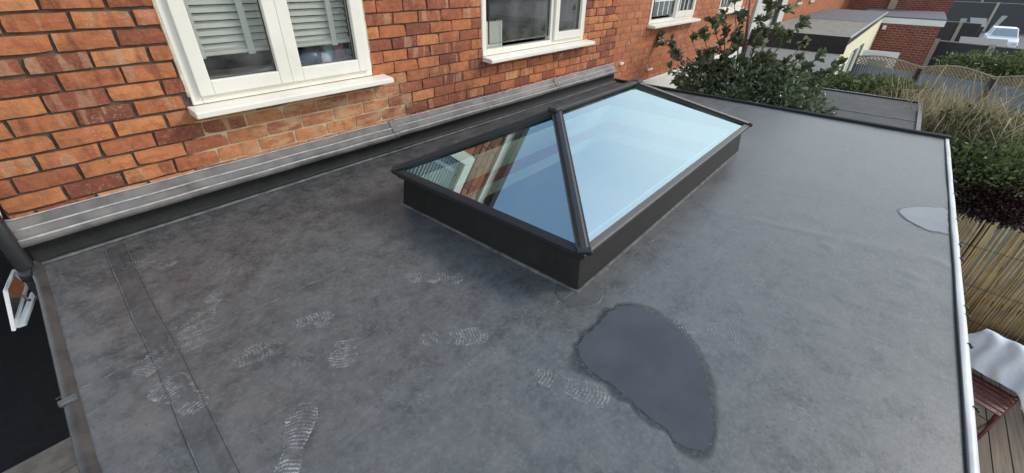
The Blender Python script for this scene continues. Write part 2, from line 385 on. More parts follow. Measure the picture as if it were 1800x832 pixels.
# walls below the roof
wm = plain('render_wall', (.30, .28, .26), .9, .15)
mb = MB(); mb.box(-.24, -.02, -.56, 2.95, GZ, -.16); mb.box(5.5, 5.72, -.56, 2.95, GZ, -.16); mb.box(-.02, 5.5, -.56, -.34, GZ, -.16); mb.build('wall', wm, roof)
mb = MB(); 
for (a, b, c, d) in ((-.24, LX0 - .02, -.56, 2.95), (LX1 + .02, 5.72, -.56, 2.95), (LX0 - .02, LX1 + .02, -.56, LY0 - .02), (LX0 - .02, LX1 + .02, LY1 + .02, 2.95)):
    mb.box(a, b, c, d, -.16, -.03)
mb.build('roof_deck', M['plaster'], roof)
MB().box(-.02, 5.5, -.34, 2.95, GZ + .02, GZ + .06).build('floor', plain('inside_floor', (.20, .15, .11), .5), roof)
MB().box(-.02, 5.5, 2.9, 2.96, GZ + .06, -.17).build('inner_wall', M['plaster'], roof)
# upstand against the house, with a fillet at its foot
up = [(2.62, .0005), (2.88, .001), (2.925, .006), (2.94, .02), (2.948, .05), (2.952, .135)]
def sweep_tail(prof, x0, x1, n, wob, seed): return MB().sweepx(prof, x0, x1, n, wob, seed)
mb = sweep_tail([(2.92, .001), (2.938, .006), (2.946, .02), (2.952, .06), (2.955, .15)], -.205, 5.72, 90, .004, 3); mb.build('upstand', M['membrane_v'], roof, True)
mb = MB().sweepx([(2.905, -.003), (2.908, .004), (2.918, .005), (2.926, .004)], -.19, 5.72, 90, .0015, 5); mb.build('lap_edge', M['seam_line'], roof, True)
# left kerb trim, far kerb trim, front trim and clips
mb = MB(); prev = None
for k in range(29):
    y = 2.95 - k * .125; x = left_edge(y); wv = .004 * mnoise.noise((0, y * 3, 2))
    ring = [(x - .022, y, -.14), (x - .024, y, .006), (x - .017, y, .011 + wv), (x - .002, y, .011 + wv), (x + .010, y, .002), (x + .018, y, -.006)]
    n0 = len(mb.v); mb.v += ring
    if prev is not None:
        for j in range(5): mb.f.append((prev + j, prev + j + 1, n0 + j + 1, n0 + j))
    prev = n0
mb.build('edge_trim', M['lap'] if False else plain('edge_trim_left', (.05, .046, .043), .5, .35, 9, .2, dirt=(.10, .085, .075)), roof, True)
cl = G(118, 700, .02)
for dx_ in ():
    pass
MB().box(left_edge(cl[1]) - .034, left_edge(cl[1]) + .014, cl[1] - .014, cl[1] + .014, .002, .016).build('trim_joint', M['seam_line'], roof, bevel=.004)
farp = lambda y: [(5.735, y, -.004), (5.742, y, .020), (5.775, y, .024), (5.80, y, .014), (5.80, y, -.15)]
mb = MB(); mb2 = [farp(-.66), farp(2.96)]; mb.v = mb2[0] + mb2[1]
mb.f = [(j, j + 5, j + 6, j + 1) for j in range(4)]; mb.build('edge_trim', plain('matt_black_trim', (.016, .016, .017), .6, .2, 6, .1, 0, .2), roof)
def frontp(x): return [(x, -.613, -.006), (x, -.616, .003), (x, -.620, .003), (x, -.624, -.004)]
mb = MB(); prev = None
for k in range(50):
    x = X0 + .0 + k * (5.80 - X0) / 49; n0 = len(mb.v); wv = .004 * mnoise.noise((x * 1.3, 5, 0))
    mb.v += [(a, b + wv, c) for a, b, c in frontp(x)]
    if k: mb.f += [(prev + j, n0 + j, n0 + j + 1, prev + j + 1) for j in range(3)]
    prev = n0
mb.build('edge_bead', plain('edge_bead', (.03, .03, .03), .6, .2, 8, .1, 0, .2), roof, True)
mb = MB().sweepx([(-.621, -.014), (-.622, -.003), (-.626, .000), (-.648, .000), (-.653, -.008), (-.653, -.15)], X0, 5.79, 60, .003, 8)
mb.build('front_trim', plain('weathered_trim', (.58, .57, .56), .45, .08, 4, .1, dirt=(.4, .38, .35)), roof, True)
for (u, v) in ((1683, 308), (1686, 330), (1684, 385), (1687, 432), (1688, 458), (1689, 552), (1691, 566), (1684, 632), (1702, 733)):
    q = P(u, v, 1, -.655)
    mb = MB().box(q[0] - .004, q[0] + .004, -.658, -.645, -.010, .004); mb.box(q[0] - .007, q[0] + .003, -.667, -.658, -.016, -.003)
    mb.build('clip', M['black'], roof, bevel=.003)

# welded seams
def ribbon(pts, wd, h, mat, name, jit=.0, lift=.0, parent=roof, n=60):
    pts = [Vector((*p, 0)) for p in pts]; mb = MB(); prev = None
    for k in range(n + 1):
        t = k / n * (len(pts) - 1); i = min(int(t), len(pts) - 2); p = pts[i].lerp(pts[i + 1], t - i)
        d = (pts[i + 1] - pts[i]).normalized(); s_ = Vector((-d.y, d.x, 0)); j = jit * mnoise.noise((k * .25, wd * 90, 0))
        n0 = len(mb.v)
        for (o, hh) in ((-.5, 0), (-.46, 1), (.46, 1), (.5, 0)):
            q = p + s_ * (o * wd + j); mb.v.append((q.x, q.y, zmem(q.x, q.y) + lift + h * hh))
        if k: mb.f += [(prev + j2, n0 + j2, n0 + j2 + 1, prev + j2 + 1) for j2 in range(3)]
        prev = n0
    return mb.build(name, mat, parent, True)
s1 = [g2(203, 432), g2(255, 545), g2(305, 640), g2(392, 832), g2(430, 905)]
ribbon([(x - .012, y) for x, y in s1], .075, .001, M['seam'], 'seam_strip', .003, .0008)
ribbon([(x - .048, y) for x, y in s1], .005, .002, M['seam_line'], 'seam_edge', .002, .001)
ribbon([(x + .036, y) for x, y in s1], .003, .002, M['seam_line'], 'seam_edge', .002, .001)
ribbon([(x + .012, y) for x, y in s1], .028, .0006, M['seam_dark'], 'seam_cover', .0015, .0022)

for a_, b_ in (((935, 560), (1185, 398)), ((1062, 545), (1395, 262)), ((96, 700), (640, 455)), ((1390, 545), (1672, 640))):
    ribbon([g2(*a_), g2(*b_)], .006, .0006, M['dust_soft'], 'lap_line', .006, .0012)
# footprints of dust: rows of tread bars
def footprint(a, b, mat, wid=.1, part=(0, 1), arch=True, length=None, keep=.9, seed=0):
    A = Vector(g2(*a)); B = Vector(g2(*b)); d = (B - A)
    if length: m_ = (A + B) / 2; A = m_ - d.normalized() * length / 2; B = m_ + d.normalized() * length / 2; d = B - A
    L = d.length; d.normalize(); s_ = Vector((-d.y, d.x)); rr = random.Random(seed); mb = MB()
    def half(t):
        if t < .28: return .36 * math.sin(math.pi * min(.5, (t + .02) / .28 * .5 + .12)) * 1.02
        if t < .5: return .36 - .09 * math.sin((t - .28) / .22 * math.pi)
        return .36 + .14 * math.sin((t - .5) / .4 * math.pi * .5) if t < .75 else .5 * math.sqrt(max(.0, 1 - ((t - .75) / .25) ** 2)) * .98 + .005
    nb = int(L / .0132); ncol = 6
    for k in range(nb):
        t = (k + .5) / nb
        if not (part[0] <= t <= part[1]): continue
        if arch and .30 < t < .43: continue
        hw = half(t) * wid
        for sgn in (-1, 1):
            for c in range(ncol // 2):
                if rr.random() > keep: continue
                u0 = sgn * hw * (c + .10) / (ncol / 2); u1 = sgn * hw * (c + 1.0) / (ncol / 2)
                cv = lambda u: -.016 * (u / (wid * .5)) ** 2 + .0015 * math.sin(u * 160)
                q = []
                for (uu, dt) in ((u0, -.0031), (u1, -.0031), (u1, .0031), (u0, .0031)):
                    p = A + d * (t * L + dt + cv(uu)) + s_ * uu; q.append((p.x, p.y, zmem(p.x, p.y) + .0028))
                mb.poly(q if sgn > 0 else q[::-1])
    no = 46
    for k in range(no):                                    # scalloped outline
        t = (k % 23 + .5) / 23; sgn = 1 if k < 23 else -1
        if not (part[0] <= t <= part[1]) or rr.random() > keep: continue
        q = []
        for (tt, o) in ((t - .014, .98), (t + .014, .98), (t + .012, 1.12), (t - .012, 1.12)):
            p = A + d * (tt * L) + s_ * (sgn * half(min(.995, max(.005, tt))) * wid * o); q.append((p.x, p.y, zmem(p.x, p.y) + .0029))
        mb.poly(q)
    mb.build('footprint', mat, roof)
    if keep > .75:                                          # the dust film the sole left between the bars
        V = []; t_ = [part[0] + (part[1] - part[0]) * k / 14 for k in range(15)]
        L_ = [A + d * (t * L) + s_ * half(t) * wid for t in t_]; R_ = [A + d * (t * L) - s_ * half(t) * wid for t in t_]
        mq = MB()
        for k in range(14): mq.poly([(p.x, p.y, zmem(p.x, p.y) + .0022) for p in (L_[k], R_[k], R_[k + 1], L_[k + 1])])
        mq.build('footprint_film', M['film'], roof)
fp = [((502, 832), (532, 724), 'clear_dust', .095, (0, 1), .3, .95), ((723, 487), (803, 489), 'dust', .10, (0, 1), .29, .8), ((748, 595), (848, 590), 'dust', .10, (0, 1), .29, .9),
      ((950, 658), (1062, 702), 'dust', .10, (0, 1), .29, .92), ((376, 520), (345, 575), 'dust_soft', .10, (0, 1), .27, .8), ((232, 466), (296, 462), 'dust_soft', .09, (0, 1), .25, .9),
      ((232, 672), (270, 634), 'dust_soft', .10, (.45, 1), .29, .9), ((350, 716), (282, 668), 'dust', .12, (0, 1), .25, .85), ((282, 612), (322, 604), 'dust_soft', .09, (.4, 1), .25, .9),
      ((480, 577), (566, 560), 'dust', .095, (.5, 1), .29, .85), ((608, 575), (602, 632), 'dust', .10, (.42, 1), .26, .95), ((380, 650), (452, 618), 'dust_soft', .10, (.4, 1), .27, .9),
      ((1192, 574), (1290, 562), 'dust', .12, (0, .35), .30, .7), ((1200, 566), (1286, 590), 'dust_soft', .12, (.5, 1), .30, .6), ((1320, 545), (1328, 492), 'dust_soft', .10, (.5, 1), .3, .5),
      ((560, 640), (440, 600), 'dust_soft', .09, (.1, .5), .28, .5), ((300, 560), (320, 585), 'dust_soft', .09, (.5, 1), .25, .8), ((1400, 780), (1420, 720), 'dust_soft', .1, (.5, 1), .28, .4)]
for i, (a, b, mt, wd, pt, ln, kp) in enumerate(fp): footprint(a, b, M[mt], wd, pt, True, ln, kp, i)

# round patch at the kerb corner, scuffs
q = g2(1018, 512); mb = MB(); c0 = (q[0] + .0, q[1] + .0)
ring = [(c0[0] + .11 * math.cos(t), c0[1] + .11 * math.sin(t)) for t in [i * math.tau / 40 for i in range(40)]]
mb.poly([(x, y, zmem(x, y) + .0035) for x, y in ring]); mb.build('corner_patch', M['seam'], roof)
ringo = [(c0[0] + .114 * math.cos(t), c0[1] + .114 * math.sin(t)) for t in [i * math.tau / 40 for i in range(40)]]
mb = MB(); mb.v = [(x, y, zmem(x, y) + .0045) for x, y in ring] + [(x, y, zmem(x, y) + .001) for x, y in ringo]
mb.f = [(i, (i + 1) % 40, 40 + (i + 1) % 40, 40 + i) for i in range(40)]; mb.build('patch_edge', M['seam_line'], roof)
rs = random.Random(4); mb = MB()
for (u, v, sp_, n_) in ((1320, 380, 14, 5), (1290, 380, 8, 3), (1420, 390, 60, 10), (800, 400, 45, 16), (395, 475, 20, 30), (500, 600, 70, 22), (620, 670, 25, 20), (1190, 425, 10, 3), (1340, 640, 40, 6), (230, 560, 60, 16), (450, 520, 60, 18), (1330, 490, 25, 6), (900, 640, 120, 16), (1500, 640, 110, 10), (700, 640, 90, 12)):
    for k in range(n_):
        p = Vector(g2(u + rs.gauss(0, sp_ * .6), v + rs.gauss(0, sp_ * .35))); a = rs.uniform(-.5, .6); L = rs.uniform(.002, .012); wd = rs.uniform(.001, .004)
        if LX0 - .03 < p.x < LX1 and LY0 - .03 < p.y < LY1: continue
        d = Vector((math.cos(a), math.sin(a))); s_ = Vector((-d.y, d.x)); q = [p - d * L - s_ * wd, p + d * L - s_ * wd * .4, p + d * L + s_ * wd * .4, p - d * L + s_ * wd]
        mb.poly([(t.x, t.y, zmem(t.x, t.y) + .0026) for t in q])
tag(mb.build('scuff_marks', M['dust_soft'], roof), kind='stuff')

mb = MB(); ca_, cb_ = Vector(g2(690, 742)), Vector(g2(935, 560)); dd = (cb_ - ca_); LL_ = dd.length; dd.normalize(); nn = Vector((-dd.y, dd.x))
for k in range(int(LL_ / .02)):
    p = ca_ + dd * (k * .02 + rs.uniform(-.003, .003)); hw = rs.uniform(.006, .016)
    mb.poly([(q.x, q.y, zmem(q.x, q.y) + .0024) for q in (p - nn * hw, p + dd * .008 - nn * hw, p + dd * .009 + nn * hw, p + nn * hw)])
tag(mb.build('crease_marks', M['film'], roof), kind='stuff')

# puddles: thin sheets of standing water
def water_mat(base):
    m = NT('rain_water'); p = m.pos()
    n = m.noise(p, 3, 2); base = m.mix(m.ramp(m.noise(p, 3.5, 7, .65), [(.4, 0), (.7, 1)]), base, tuple(t * 1.35 for t in base))
    b = m.bsdf(base, .025, m.bump(n, .03, .004), 0, .5, IOR=1.33)
    return m.done(b)
def damp_mat():
    m = NT('damp_silt'); p = m.pos(); a = m.n('ShaderNodeVertexColor', layer_name='Col').outputs['Color']
    n = m.noise(p, 30, 6, .7); f = m.math('MULTIPLY', a, m.ramp(n, [(.30, .25), (.6, 1)]))
    b = m.bsdf(m.mix(m.ramp(m.noise(p, 70, 5, .7), [(.5, 0), (.7, .8)]), (.045, .045, .046), (.17, .165, .16)), .35, None, 0, .5)
    return m.done(m.n('ShaderNodeMixShader', {0: f, 1: m.n('ShaderNodeBsdfTransparent').outputs[0], 2: b}).outputs[0])
WATER = water_mat((.062, .064, .07)); PALE_SKY_WATER = water_mat((.16, .16, .165)); DAMP = damp_mat()  # far puddle: sky reflection put into a paler base colour
def smooth_poly(pts, sub, wob, seed):
    out = []; n = len(pts)
    for i in range(n):
        p0, p1, p2, p3 = [Vector(pts[(i + k) % n]) for k in (-1, 0, 1, 2)]
        for k in range(sub):
            t = k / sub
            q = .5 * ((2 * p1) + (p2 - p0) * t + (2 * p0 - 5 * p1 + 4 * p2 - p3) * t * t + (3 * p1 - p0 - 3 * p2 + p3) * t ** 3)
            out.append(q + Vector((mnoise.noise((q.x * 22, q.y * 22, seed)), mnoise.noise((q.x * 22, q.y * 22, seed + 7)))) * wob)
    return out
def puddle(px, label, wob, seed, rim, mat):
    pts = smooth_poly([g2(*p) for p in px], 10, wob, seed)
    c = sum(pts, Vector((0, 0))) / len(pts); zl = max(zmem(p.x, p.y) for p in pts) + .0018
    o = MB().poly([(p.x, p.y, zl) for p in pts[::-1]]).build('puddle', mat)
    if o.data.polygons[0].normal.z < 0: o.data.flip_normals()
    tag(o, label, 'puddle', kind='structure')
    V = []; F = []; C = []; k = len(pts)
    for i, p in enumerate(pts):
        d = (p - c).normalized(); w_ = rim * (.45 + 1.3 * abs(mnoise.noise((p.x * 7, p.y * 7, seed + 3))))
        for (o_, al) in ((-.02, 1.0), (.004, 1.0), (w_ * .45, .7), (w_, 0.0)):
            e = p + d * o_; V.append((e.x, e.y, (zl - .0004 if o_ < 0 else max(zl - .0008, zmem(e.x, e.y) + .0012)) if o_ < .005 else zmem(e.x, e.y) + .0016)); C.append(al)
    for i in range(k):
        a = 4 * i; b = 4 * ((i + 1) % k)
        for j in range(3): F.append((a + j, b + j, b + j + 1, a + j + 1))
    me = bpy.data.meshes.new('damp_rim'); me.from_pydata(V, [], F); me.update()
    ca = me.color_attributes.new('Col', 'FLOAT_COLOR', 'POINT'); ca.data.foreach_set('color', np.array([(t, t, t, 1) for t in C], dtype=np.float32).ravel())
    link_mesh('damp_rim', me, DAMP, roof)
zp = lambda x, y: (980 + x / 2.07, 430 + y / 2.07)
puddle([zp(*p) for p in ((240, 222), (300, 228), (350, 250), (400, 275), (430, 300), (480, 350), (510, 400), (525, 440), (540, 500), (550, 570), (562, 640), (560, 700), (535, 742), (480, 745), (440, 720), (400, 680), (350, 640), (300, 605), (260, 560), (200, 510), (150, 480), (100, 430), (78, 390), (92, 350), (130, 310), (170, 265), (200, 240))],
       'dark rainwater puddle on the grey membrane in front of the skylight corner', .010, 2, .05, WATER)
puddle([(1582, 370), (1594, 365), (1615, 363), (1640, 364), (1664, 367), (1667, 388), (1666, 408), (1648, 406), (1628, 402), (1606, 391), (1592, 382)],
       'small pale puddle against the white edge trim of the membrane roof', .008, 5, .03, PALE_SKY_WATER)

# ------------------------------------------------------------------ roof lantern
lan = thing('roof_lantern', 'black framed hipped roof lantern with blue reflective glass on the flat roof', 'skylight', (2.7, 1.44, 0))
EX0, EX1, EY0, EY1, EZ = 1.395, 3.985, 0.742, 2.14, .238
RY, RZ, RX0, RX1 = 1.441, .588, 2.123, 3.16
def frustum(x0, x1, y0, y1, z0, X0_, X1_, Y0_, Y1_, z1):
    return [(x0, y0, z0), (x1, y0, z0), (x1, y1, z0), (x0, y1, z0), (X0_, Y0_, z1), (X1_, Y0_, z1), (X1_, Y1_, z1), (X0_, Y1_, z1)]
def shell(o, i):                       # outer frustum minus inner frustum, open ring
    mb = MB(); mb.v = o + i
    for k in range(4):
        k2 = (k + 1) % 4
        mb.f += [(k, k2, 4 + k2, 4 + k), (8 + k2, 8 + k, 12 + k, 12 + k2), (4 + k, 4 + k2, 12 + k2, 12 + k), (k2, k, 8 + k, 8 + k2)]
    return mb
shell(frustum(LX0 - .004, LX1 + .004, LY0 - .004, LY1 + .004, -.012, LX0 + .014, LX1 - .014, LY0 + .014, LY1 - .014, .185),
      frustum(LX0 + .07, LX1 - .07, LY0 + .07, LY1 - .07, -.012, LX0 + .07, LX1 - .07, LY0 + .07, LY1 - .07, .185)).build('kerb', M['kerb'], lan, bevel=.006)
shell(frustum(LX0 - .016, LX1 + .016, LY0 - .016, LY1 + .016, -.006, LX0 - .010, LX1 + .010, LY0 - .010, LY1 + .010, .005),
      frustum(LX0 + .0, LX1 - .0, LY0 + .0, LY1 - .0, -.006, LX0 + .0, LX1 - .0, LY0 + .0, LY1 - .0, .005)).build('kerb_sealant', M['seam_line'], lan)
shell(frustum(EX0 + .022, EX1 - .022, EY0 + .022, EY1 - .022, .185, EX0 + .016, EX1 - .016, EY0 + .016, EY1 - .016, .212),
      frustum(EX0 + .09, EX1 - .09, EY0 + .09, EY1 - .09, .185, EX0 + .09, EX1 - .09, EY0 + .09, EY1 - .09, .212)).build('ring_beam', M['alu'], lan, bevel=.003)
sl = (RZ - EZ) / (RY - EY0)
def ringpt(o, dz): 
    return [(EX0 + o, EY0 + o, EZ + dz), (EX1 - o, EY0 + o, EZ + dz), (EX1 - o, EY1 - o, EZ + dz), (EX0 + o, EY1 - o, EZ + dz)]
mb = MB(); rings = [ringpt(.05, -.045), ringpt(.0, -.026), ringpt(-.004, -.004), ringpt(.004, .004), ringpt(.028, .004 + .024 * sl), ringpt(.032, .028 * sl - .012)]
for r_ in rings: mb.v += r_
for a in range(5):
    for k in range(4): mb.f.append((a * 4 + k, a * 4 + (k + 1) % 4, a * 4 + 4 + (k + 1) % 4, a * 4 + 4 + k))
mb.build('eave_bar', M['alu_cap'], lan)
cn = ringpt(.02, .02 * sl - .006); R0 = (RX0, RY, RZ - .006); R1 = (RX1, RY, RZ - .006)
for nm, pts in (('near', [cn[3], cn[0], R0]), ('front', [cn[0], cn[1], R1, R0]), ('far', [cn[1], cn[2], R1]), ('back', [cn[2], cn[3], R0, R1])):
    MB().poly(pts).build('glass_pane', M['lglass'], lan)
for c, r_ in ((0, R0), (3, R0), (1, R1), (2, R1)):
    a = Vector(ringpt(.012, .004)[c]); b = Vector(r_) + Vector((0, 0, .012)); d = (b - a).normalized()
    sd_ = d.cross(Vector((0, 0, 1))).normalized(); u_ = sd_.cross(d)
    mb = MB(); prof = [(-.026, -.03), (-.026, .004), (-.021, .009), (-.012, .014), (.012, .014), (.021, .009), (.026, .004), (.026, -.03)]
    for q in (a, b): mb.v += [tuple(q + sd_ * p + u_ * z) for p, z in prof]
    mb.f = [(j, j + 1, 9 + j, 8 + j) for j in range(7)] + [(7, 0, 8, 15), tuple(range(7, -1, -1)), tuple(range(8, 16))]
    hip = mb.build('hip_rafter', M['alu_cap'], lan)
    for o in (-.0295, .0295):
        MB().bar(a + sd_ * o + u_ * .002, b + sd_ * o + u_ * .002, .007, .006, u_).build('gasket', M['gasket'], hip)
    MB().bar(a - d * .012 + u_ * -.002, a + d * .02 + u_ * -.002, .07, .030, u_).build('end_cap', M['black'], hip, bevel=.004)
rid = MB().bar((RX0 - .03, RY, RZ + .010), (RX1 + .03, RY, RZ + .010), .055, .024).build('ridge_bar', M['alu_cap'], lan, bevel=.008)
for x in (RX0 - .01, RX1 + .01):
    MB().bar((x - .04, RY, RZ + .014), (x + .04, RY, RZ + .014), .066, .027).build('ridge_cap', M['alu_cap'], lan, bevel=.01)
# inside lining of the shaft
def ringwall(z0, z1, o, mat, nm):
    shell(frustum(LX0 + o, LX1 - o, LY0 + o, LY1 - o, z0, LX0 + o, LX1 - o, LY0 + o, LY1 - o, z1),
          frustum(LX0 + o + .02, LX1 - o - .02, LY0 + o + .02, LY1 - o - .02, z0, LX0 + o + .02, LX1 - o - .02, LY0 + o + .02, LY1 - o - .02, z1)).build(nm, mat, lan)
ringwall(.02, .18, .072, M['plaster'], 'inner_lining'); ringwall(-.075, .018, .074, M['redtrim'], 'inner_trim'); ringwall(-.17, -.077, .072, M['plaster'], 'inner_lining')

# ------------------------------------------------------------------ brick houses
WY = 3.0; EAVE = 2.30
PITX, PITZ, BZ0 = .2368, .0853, -.0079
def rect_minus(x0, x1, z0, z1, holes):
    xs = sorted({x0, x1, *[h[0] for h in holes], *[h[1] for h in holes]}); zs = sorted({z0, z1, *[h[2] for h in holes], *[h[3] for h in holes]})
    for i in range(len(xs) - 1):
        for j in range(len(zs) - 1):
            cx_, cz_ = (xs[i] + xs[i + 1]) / 2, (zs[j] + zs[j + 1]) / 2
            if any(h[0] < cx_ < h[1] and h[2] < cz_ < h[3] for h in holes): continue
            yield xs[i], xs[i + 1], zs[j], zs[j + 1]
def brick_variant(seed):
    r = random.Random(seed); nx, nz = 5, 3; V = []; F = []
    L, Hh = 1.0, 1.0
    for ring in (0, 1):
        pass
    jx = lambda: r.uniform(-.011, .011); jz = lambda: r.uniform(-.024, .024)
    front = []
    for j in range(nz):
        for i in range(nx):
            ex, ez = i in (0, nx - 1), j in (0, nz - 1)
            x = i / (nx - 1) - .5; z = j / (nz - 1) - .5
            x += jx() * (1 if ex else 2); z += jz() * (1 if ez else 1.5)
            y = r.uniform(-.0025, .0015) + (.0015 if ex or ez else 0) + (.002 if ex and ez else 0)
            if ex and ez and r.random() < .16: x *= .96; z *= .84; y += .005
            V.append((x, y, z))
    for j in range(nz - 1):
        for i in range(nx - 1):
            a = j * nx + i; F.append((a, a + 1, a + nx + 1, a + nx))
    rim = list(range(nx)) + [nx * (j + 1) - 1 for j in range(1, nz)] + [nx * (nz - 1) + i for i in range(nx - 2, -1, -1)] + [nx * j for j in range(nz - 2, 0, -1)]
    b0 = len(V)
    for k in rim: x, y, z = V[k]; V.append((x * 1.004, .03, z * 1.01))
    n = len(rim)
    for k in range(n): F.append((rim[(k + 1) % n], rim[k], b0 + k, b0 + (k + 1) % n))
    return V, F
VAR = [brick_variant(100 + i) for i in range(10)]
def lay_bricks(house, x0, x1, z0, z1, holes, mat_o, mat_s, joint, proud, seed, tint, phase):
    r = random.Random(seed); todo = []
    k0 = int(math.floor((z0 - BZ0) / PITZ))
    for k in range(k0, int((z1 - BZ0) / PITZ) + 1):
        zb = BZ0 + k * PITZ; zt = zb + PITZ
        zlo, zhi = max(z0, zb), min(z1, zt)
        if zhi - zlo < .03: continue
        x = phase + (PITX / 2 if k % 2 else 0) - PITX * 40 + r.uniform(-.008, .008)
        cuts = []
        while x < x1 + PITX:
            a = x; b = x + PITX + r.uniform(-.006, .006); x = b
            a, b = max(a, x0), min(b, x1)
            if b - a < .04: continue
            spans = [(a, b)]
            for (hx0, hx1, hz0, hz1) in holes:
                if zlo + .02 < hz1 and zhi - .02 > hz0:
                    ns_ = []
                    for (p, q) in spans:
                        if q <= hx0 or p >= hx1: ns_.append((p, q)); continue
                        if p < hx0 - .03: ns_.append((p, hx0))
                        if q > hx1 + .03: ns_.append((hx1, q))
                    spans = ns_
            cuts += spans
        for (a, b) in cuts:
            j = joint * r.uniform(.7, 1.4) * (1.0 if a < .7 else .72)
            zl = zlo; zh = zhi
            for h in holes:                       # courses trimmed to sills and heads
                if a < h[1] and b > h[0]:
                    if zl < h[2] < zh: zh = h[2]
                    if zl < h[3] < zh: zl = h[3]
            if zh - zl < .028: continue
            flush = house.name == 'brick_house' and .68 < (a + b) / 2 < 2.2 and zh < .56   # repointed courses, mortar nearly flush
            c = ((a + b) / 2, WY - proud * (.42 if flush else 1) + r.uniform(-.002, .002) * (.5 if flush else 1.5), (zl + zh) / 2)
            sc = (b - a - j, 1.0, zh - zl - j * r.uniform(.8, 1.15))
            dark = tint(c[0], c[2], r)
            todo.append((c, sc, (dark, r.random(), r.random(), 1.0), r.randrange(len(VAR)), r.uniform(-.012, .012)))
    def area(t):
        q = project(t[0])
        if q is None or not (-40 < q[0] < 1840 and -30 < q[1] < 850): return 0
        d = np.linalg.norm(np.array(t[0]) - [0, 0, CAM_H]); v = (np.array(t[0]) - [0, 0, CAM_H]) / d
        return t[1][0] * t[1][2] * abs(v[1]) / d ** 2
    ar = [area(t) for t in todo]; order = sorted(range(len(todo)), key=lambda i: -ar[i])
    pick = [i for i in order[:300] if ar[i] > 0]; rest = [i for i in range(len(todo)) if i not in set(pick)]
    mes = []
    for i, (v, f) in enumerate(VAR):
        me = bpy.data.meshes.new('brick'); me.from_pydata(v, [], f); me.materials.append(mat_o); me.update(); mes.append(me)
    for i in pick:
        c, sc, colr, vi, rot = todo[i]
        o = bpy.data.objects.new('brick', mes[vi]); COL.objects.link(o)
        o.location = c; o.scale = sc; o.rotation_euler = (0, rot, 0); o.color = colr
        attach(o, house)
    Vs = []; Fs = []; Cs = []
    for i in rest:
        c, sc, colr, vi, rot = todo[i]; v, f = VAR[vi]; n0 = len(Vs)
        Vs += [(c[0] + x * sc[0], c[1] + y, c[2] + z * sc[2]) for x, y, z in v]
        Fs += [tuple(n0 + k for k in ff) for ff in f]; Cs += [colr] * len(v)
    me = bpy.data.meshes.new('bricks'); me.from_pydata(Vs, [], Fs); me.update()
    ca = me.color_attributes.new('Col', 'FLOAT_COLOR', 'POINT'); ca.data.foreach_set('color', np.array(Cs, dtype=np.float32).ravel())
    tag(link_mesh('brick_courses', me, mat_s, house), kind='stuff')

W1 = (.705, 1.905, .60, 1.85); W2 = (3.11, 4.86, .60, 1.85); W3 = (6.66, 8.40, .655, 1.85); W4 = (9.75, 11.2, .70, 1.85)
PARTY = 5.70; END_B = 12.3
def tintA(x, z, r):
    t = r.gauss(.60, .17) if x < 2 else r.gauss(.50, .17)
    if r.random() < .16: t = r.uniform(.05, .3)
    if 2.0 < x < 2.9: t -= .06
    return min(1, max(0, t))
def tintB(x, z, r): return min(1, max(0, r.gauss(.45, .15)))

house = thing('brick_house', 'old orange brick house with white windows rising behind the flat roof', 'house', (2.75, 6, GZ))
mb = MB()
for a, b, c, d in rect_minus(-.20, PARTY, GZ, EAVE, [W1, W2]): mb.box(a, b, WY + .002, WY + .22, c, d)
mb.build('wall', M['mortar'], house)
MB().box(-.20, .02, WY + .22, 9, GZ, EAVE).build('side_wall', M['brick_far'], house)
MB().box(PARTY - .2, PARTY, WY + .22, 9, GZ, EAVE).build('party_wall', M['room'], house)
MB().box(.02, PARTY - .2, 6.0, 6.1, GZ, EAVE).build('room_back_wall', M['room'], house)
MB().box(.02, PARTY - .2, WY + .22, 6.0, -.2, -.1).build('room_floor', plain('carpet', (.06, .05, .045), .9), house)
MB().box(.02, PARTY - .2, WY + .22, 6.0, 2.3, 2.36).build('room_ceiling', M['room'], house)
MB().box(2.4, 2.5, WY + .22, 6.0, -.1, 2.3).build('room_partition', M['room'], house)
lay_bricks(house, -.20, PARTY, .17, EAVE, [W1, W2], M['brick_o'], M['brick_s'], .0135, .011, 11, tintA, .126)
tile = plain('roof_tile', (.13, .07, .05), .8, .3, 12, .5)
def pitched(hs, x0, x1, nm='roof'):
    mb = MB(); mb.hexa([(x0, WY - .08, EAVE + .03), (x1, WY - .08, EAVE + .03), (x1, 9.2, EAVE + 4.1), (x0, 9.2, EAVE + 4.1), (x0, WY - .08, EAVE + .09), (x1, WY - .08, EAVE + .09), (x1, 9.2, EAVE + 4.18), (x0, 9.2, EAVE + 4.18)])
    mb.build(nm, tile, hs)
    MB().box(x0, x1, WY - .040, WY - .014, EAVE - .16, EAVE + .03).build('fascia', M['upvc'], hs)
    MB().sweepx([(WY - .045, EAVE + .02), (WY - .047, EAVE - .03), (WY - .065, EAVE - .06), (WY - .10, EAVE - .06), (WY - .12, EAVE - .03), (WY - .125, EAVE + .02)], x0, x1).build('gutter', M['black'], hs, True)
pitched(house, -.35, PARTY)

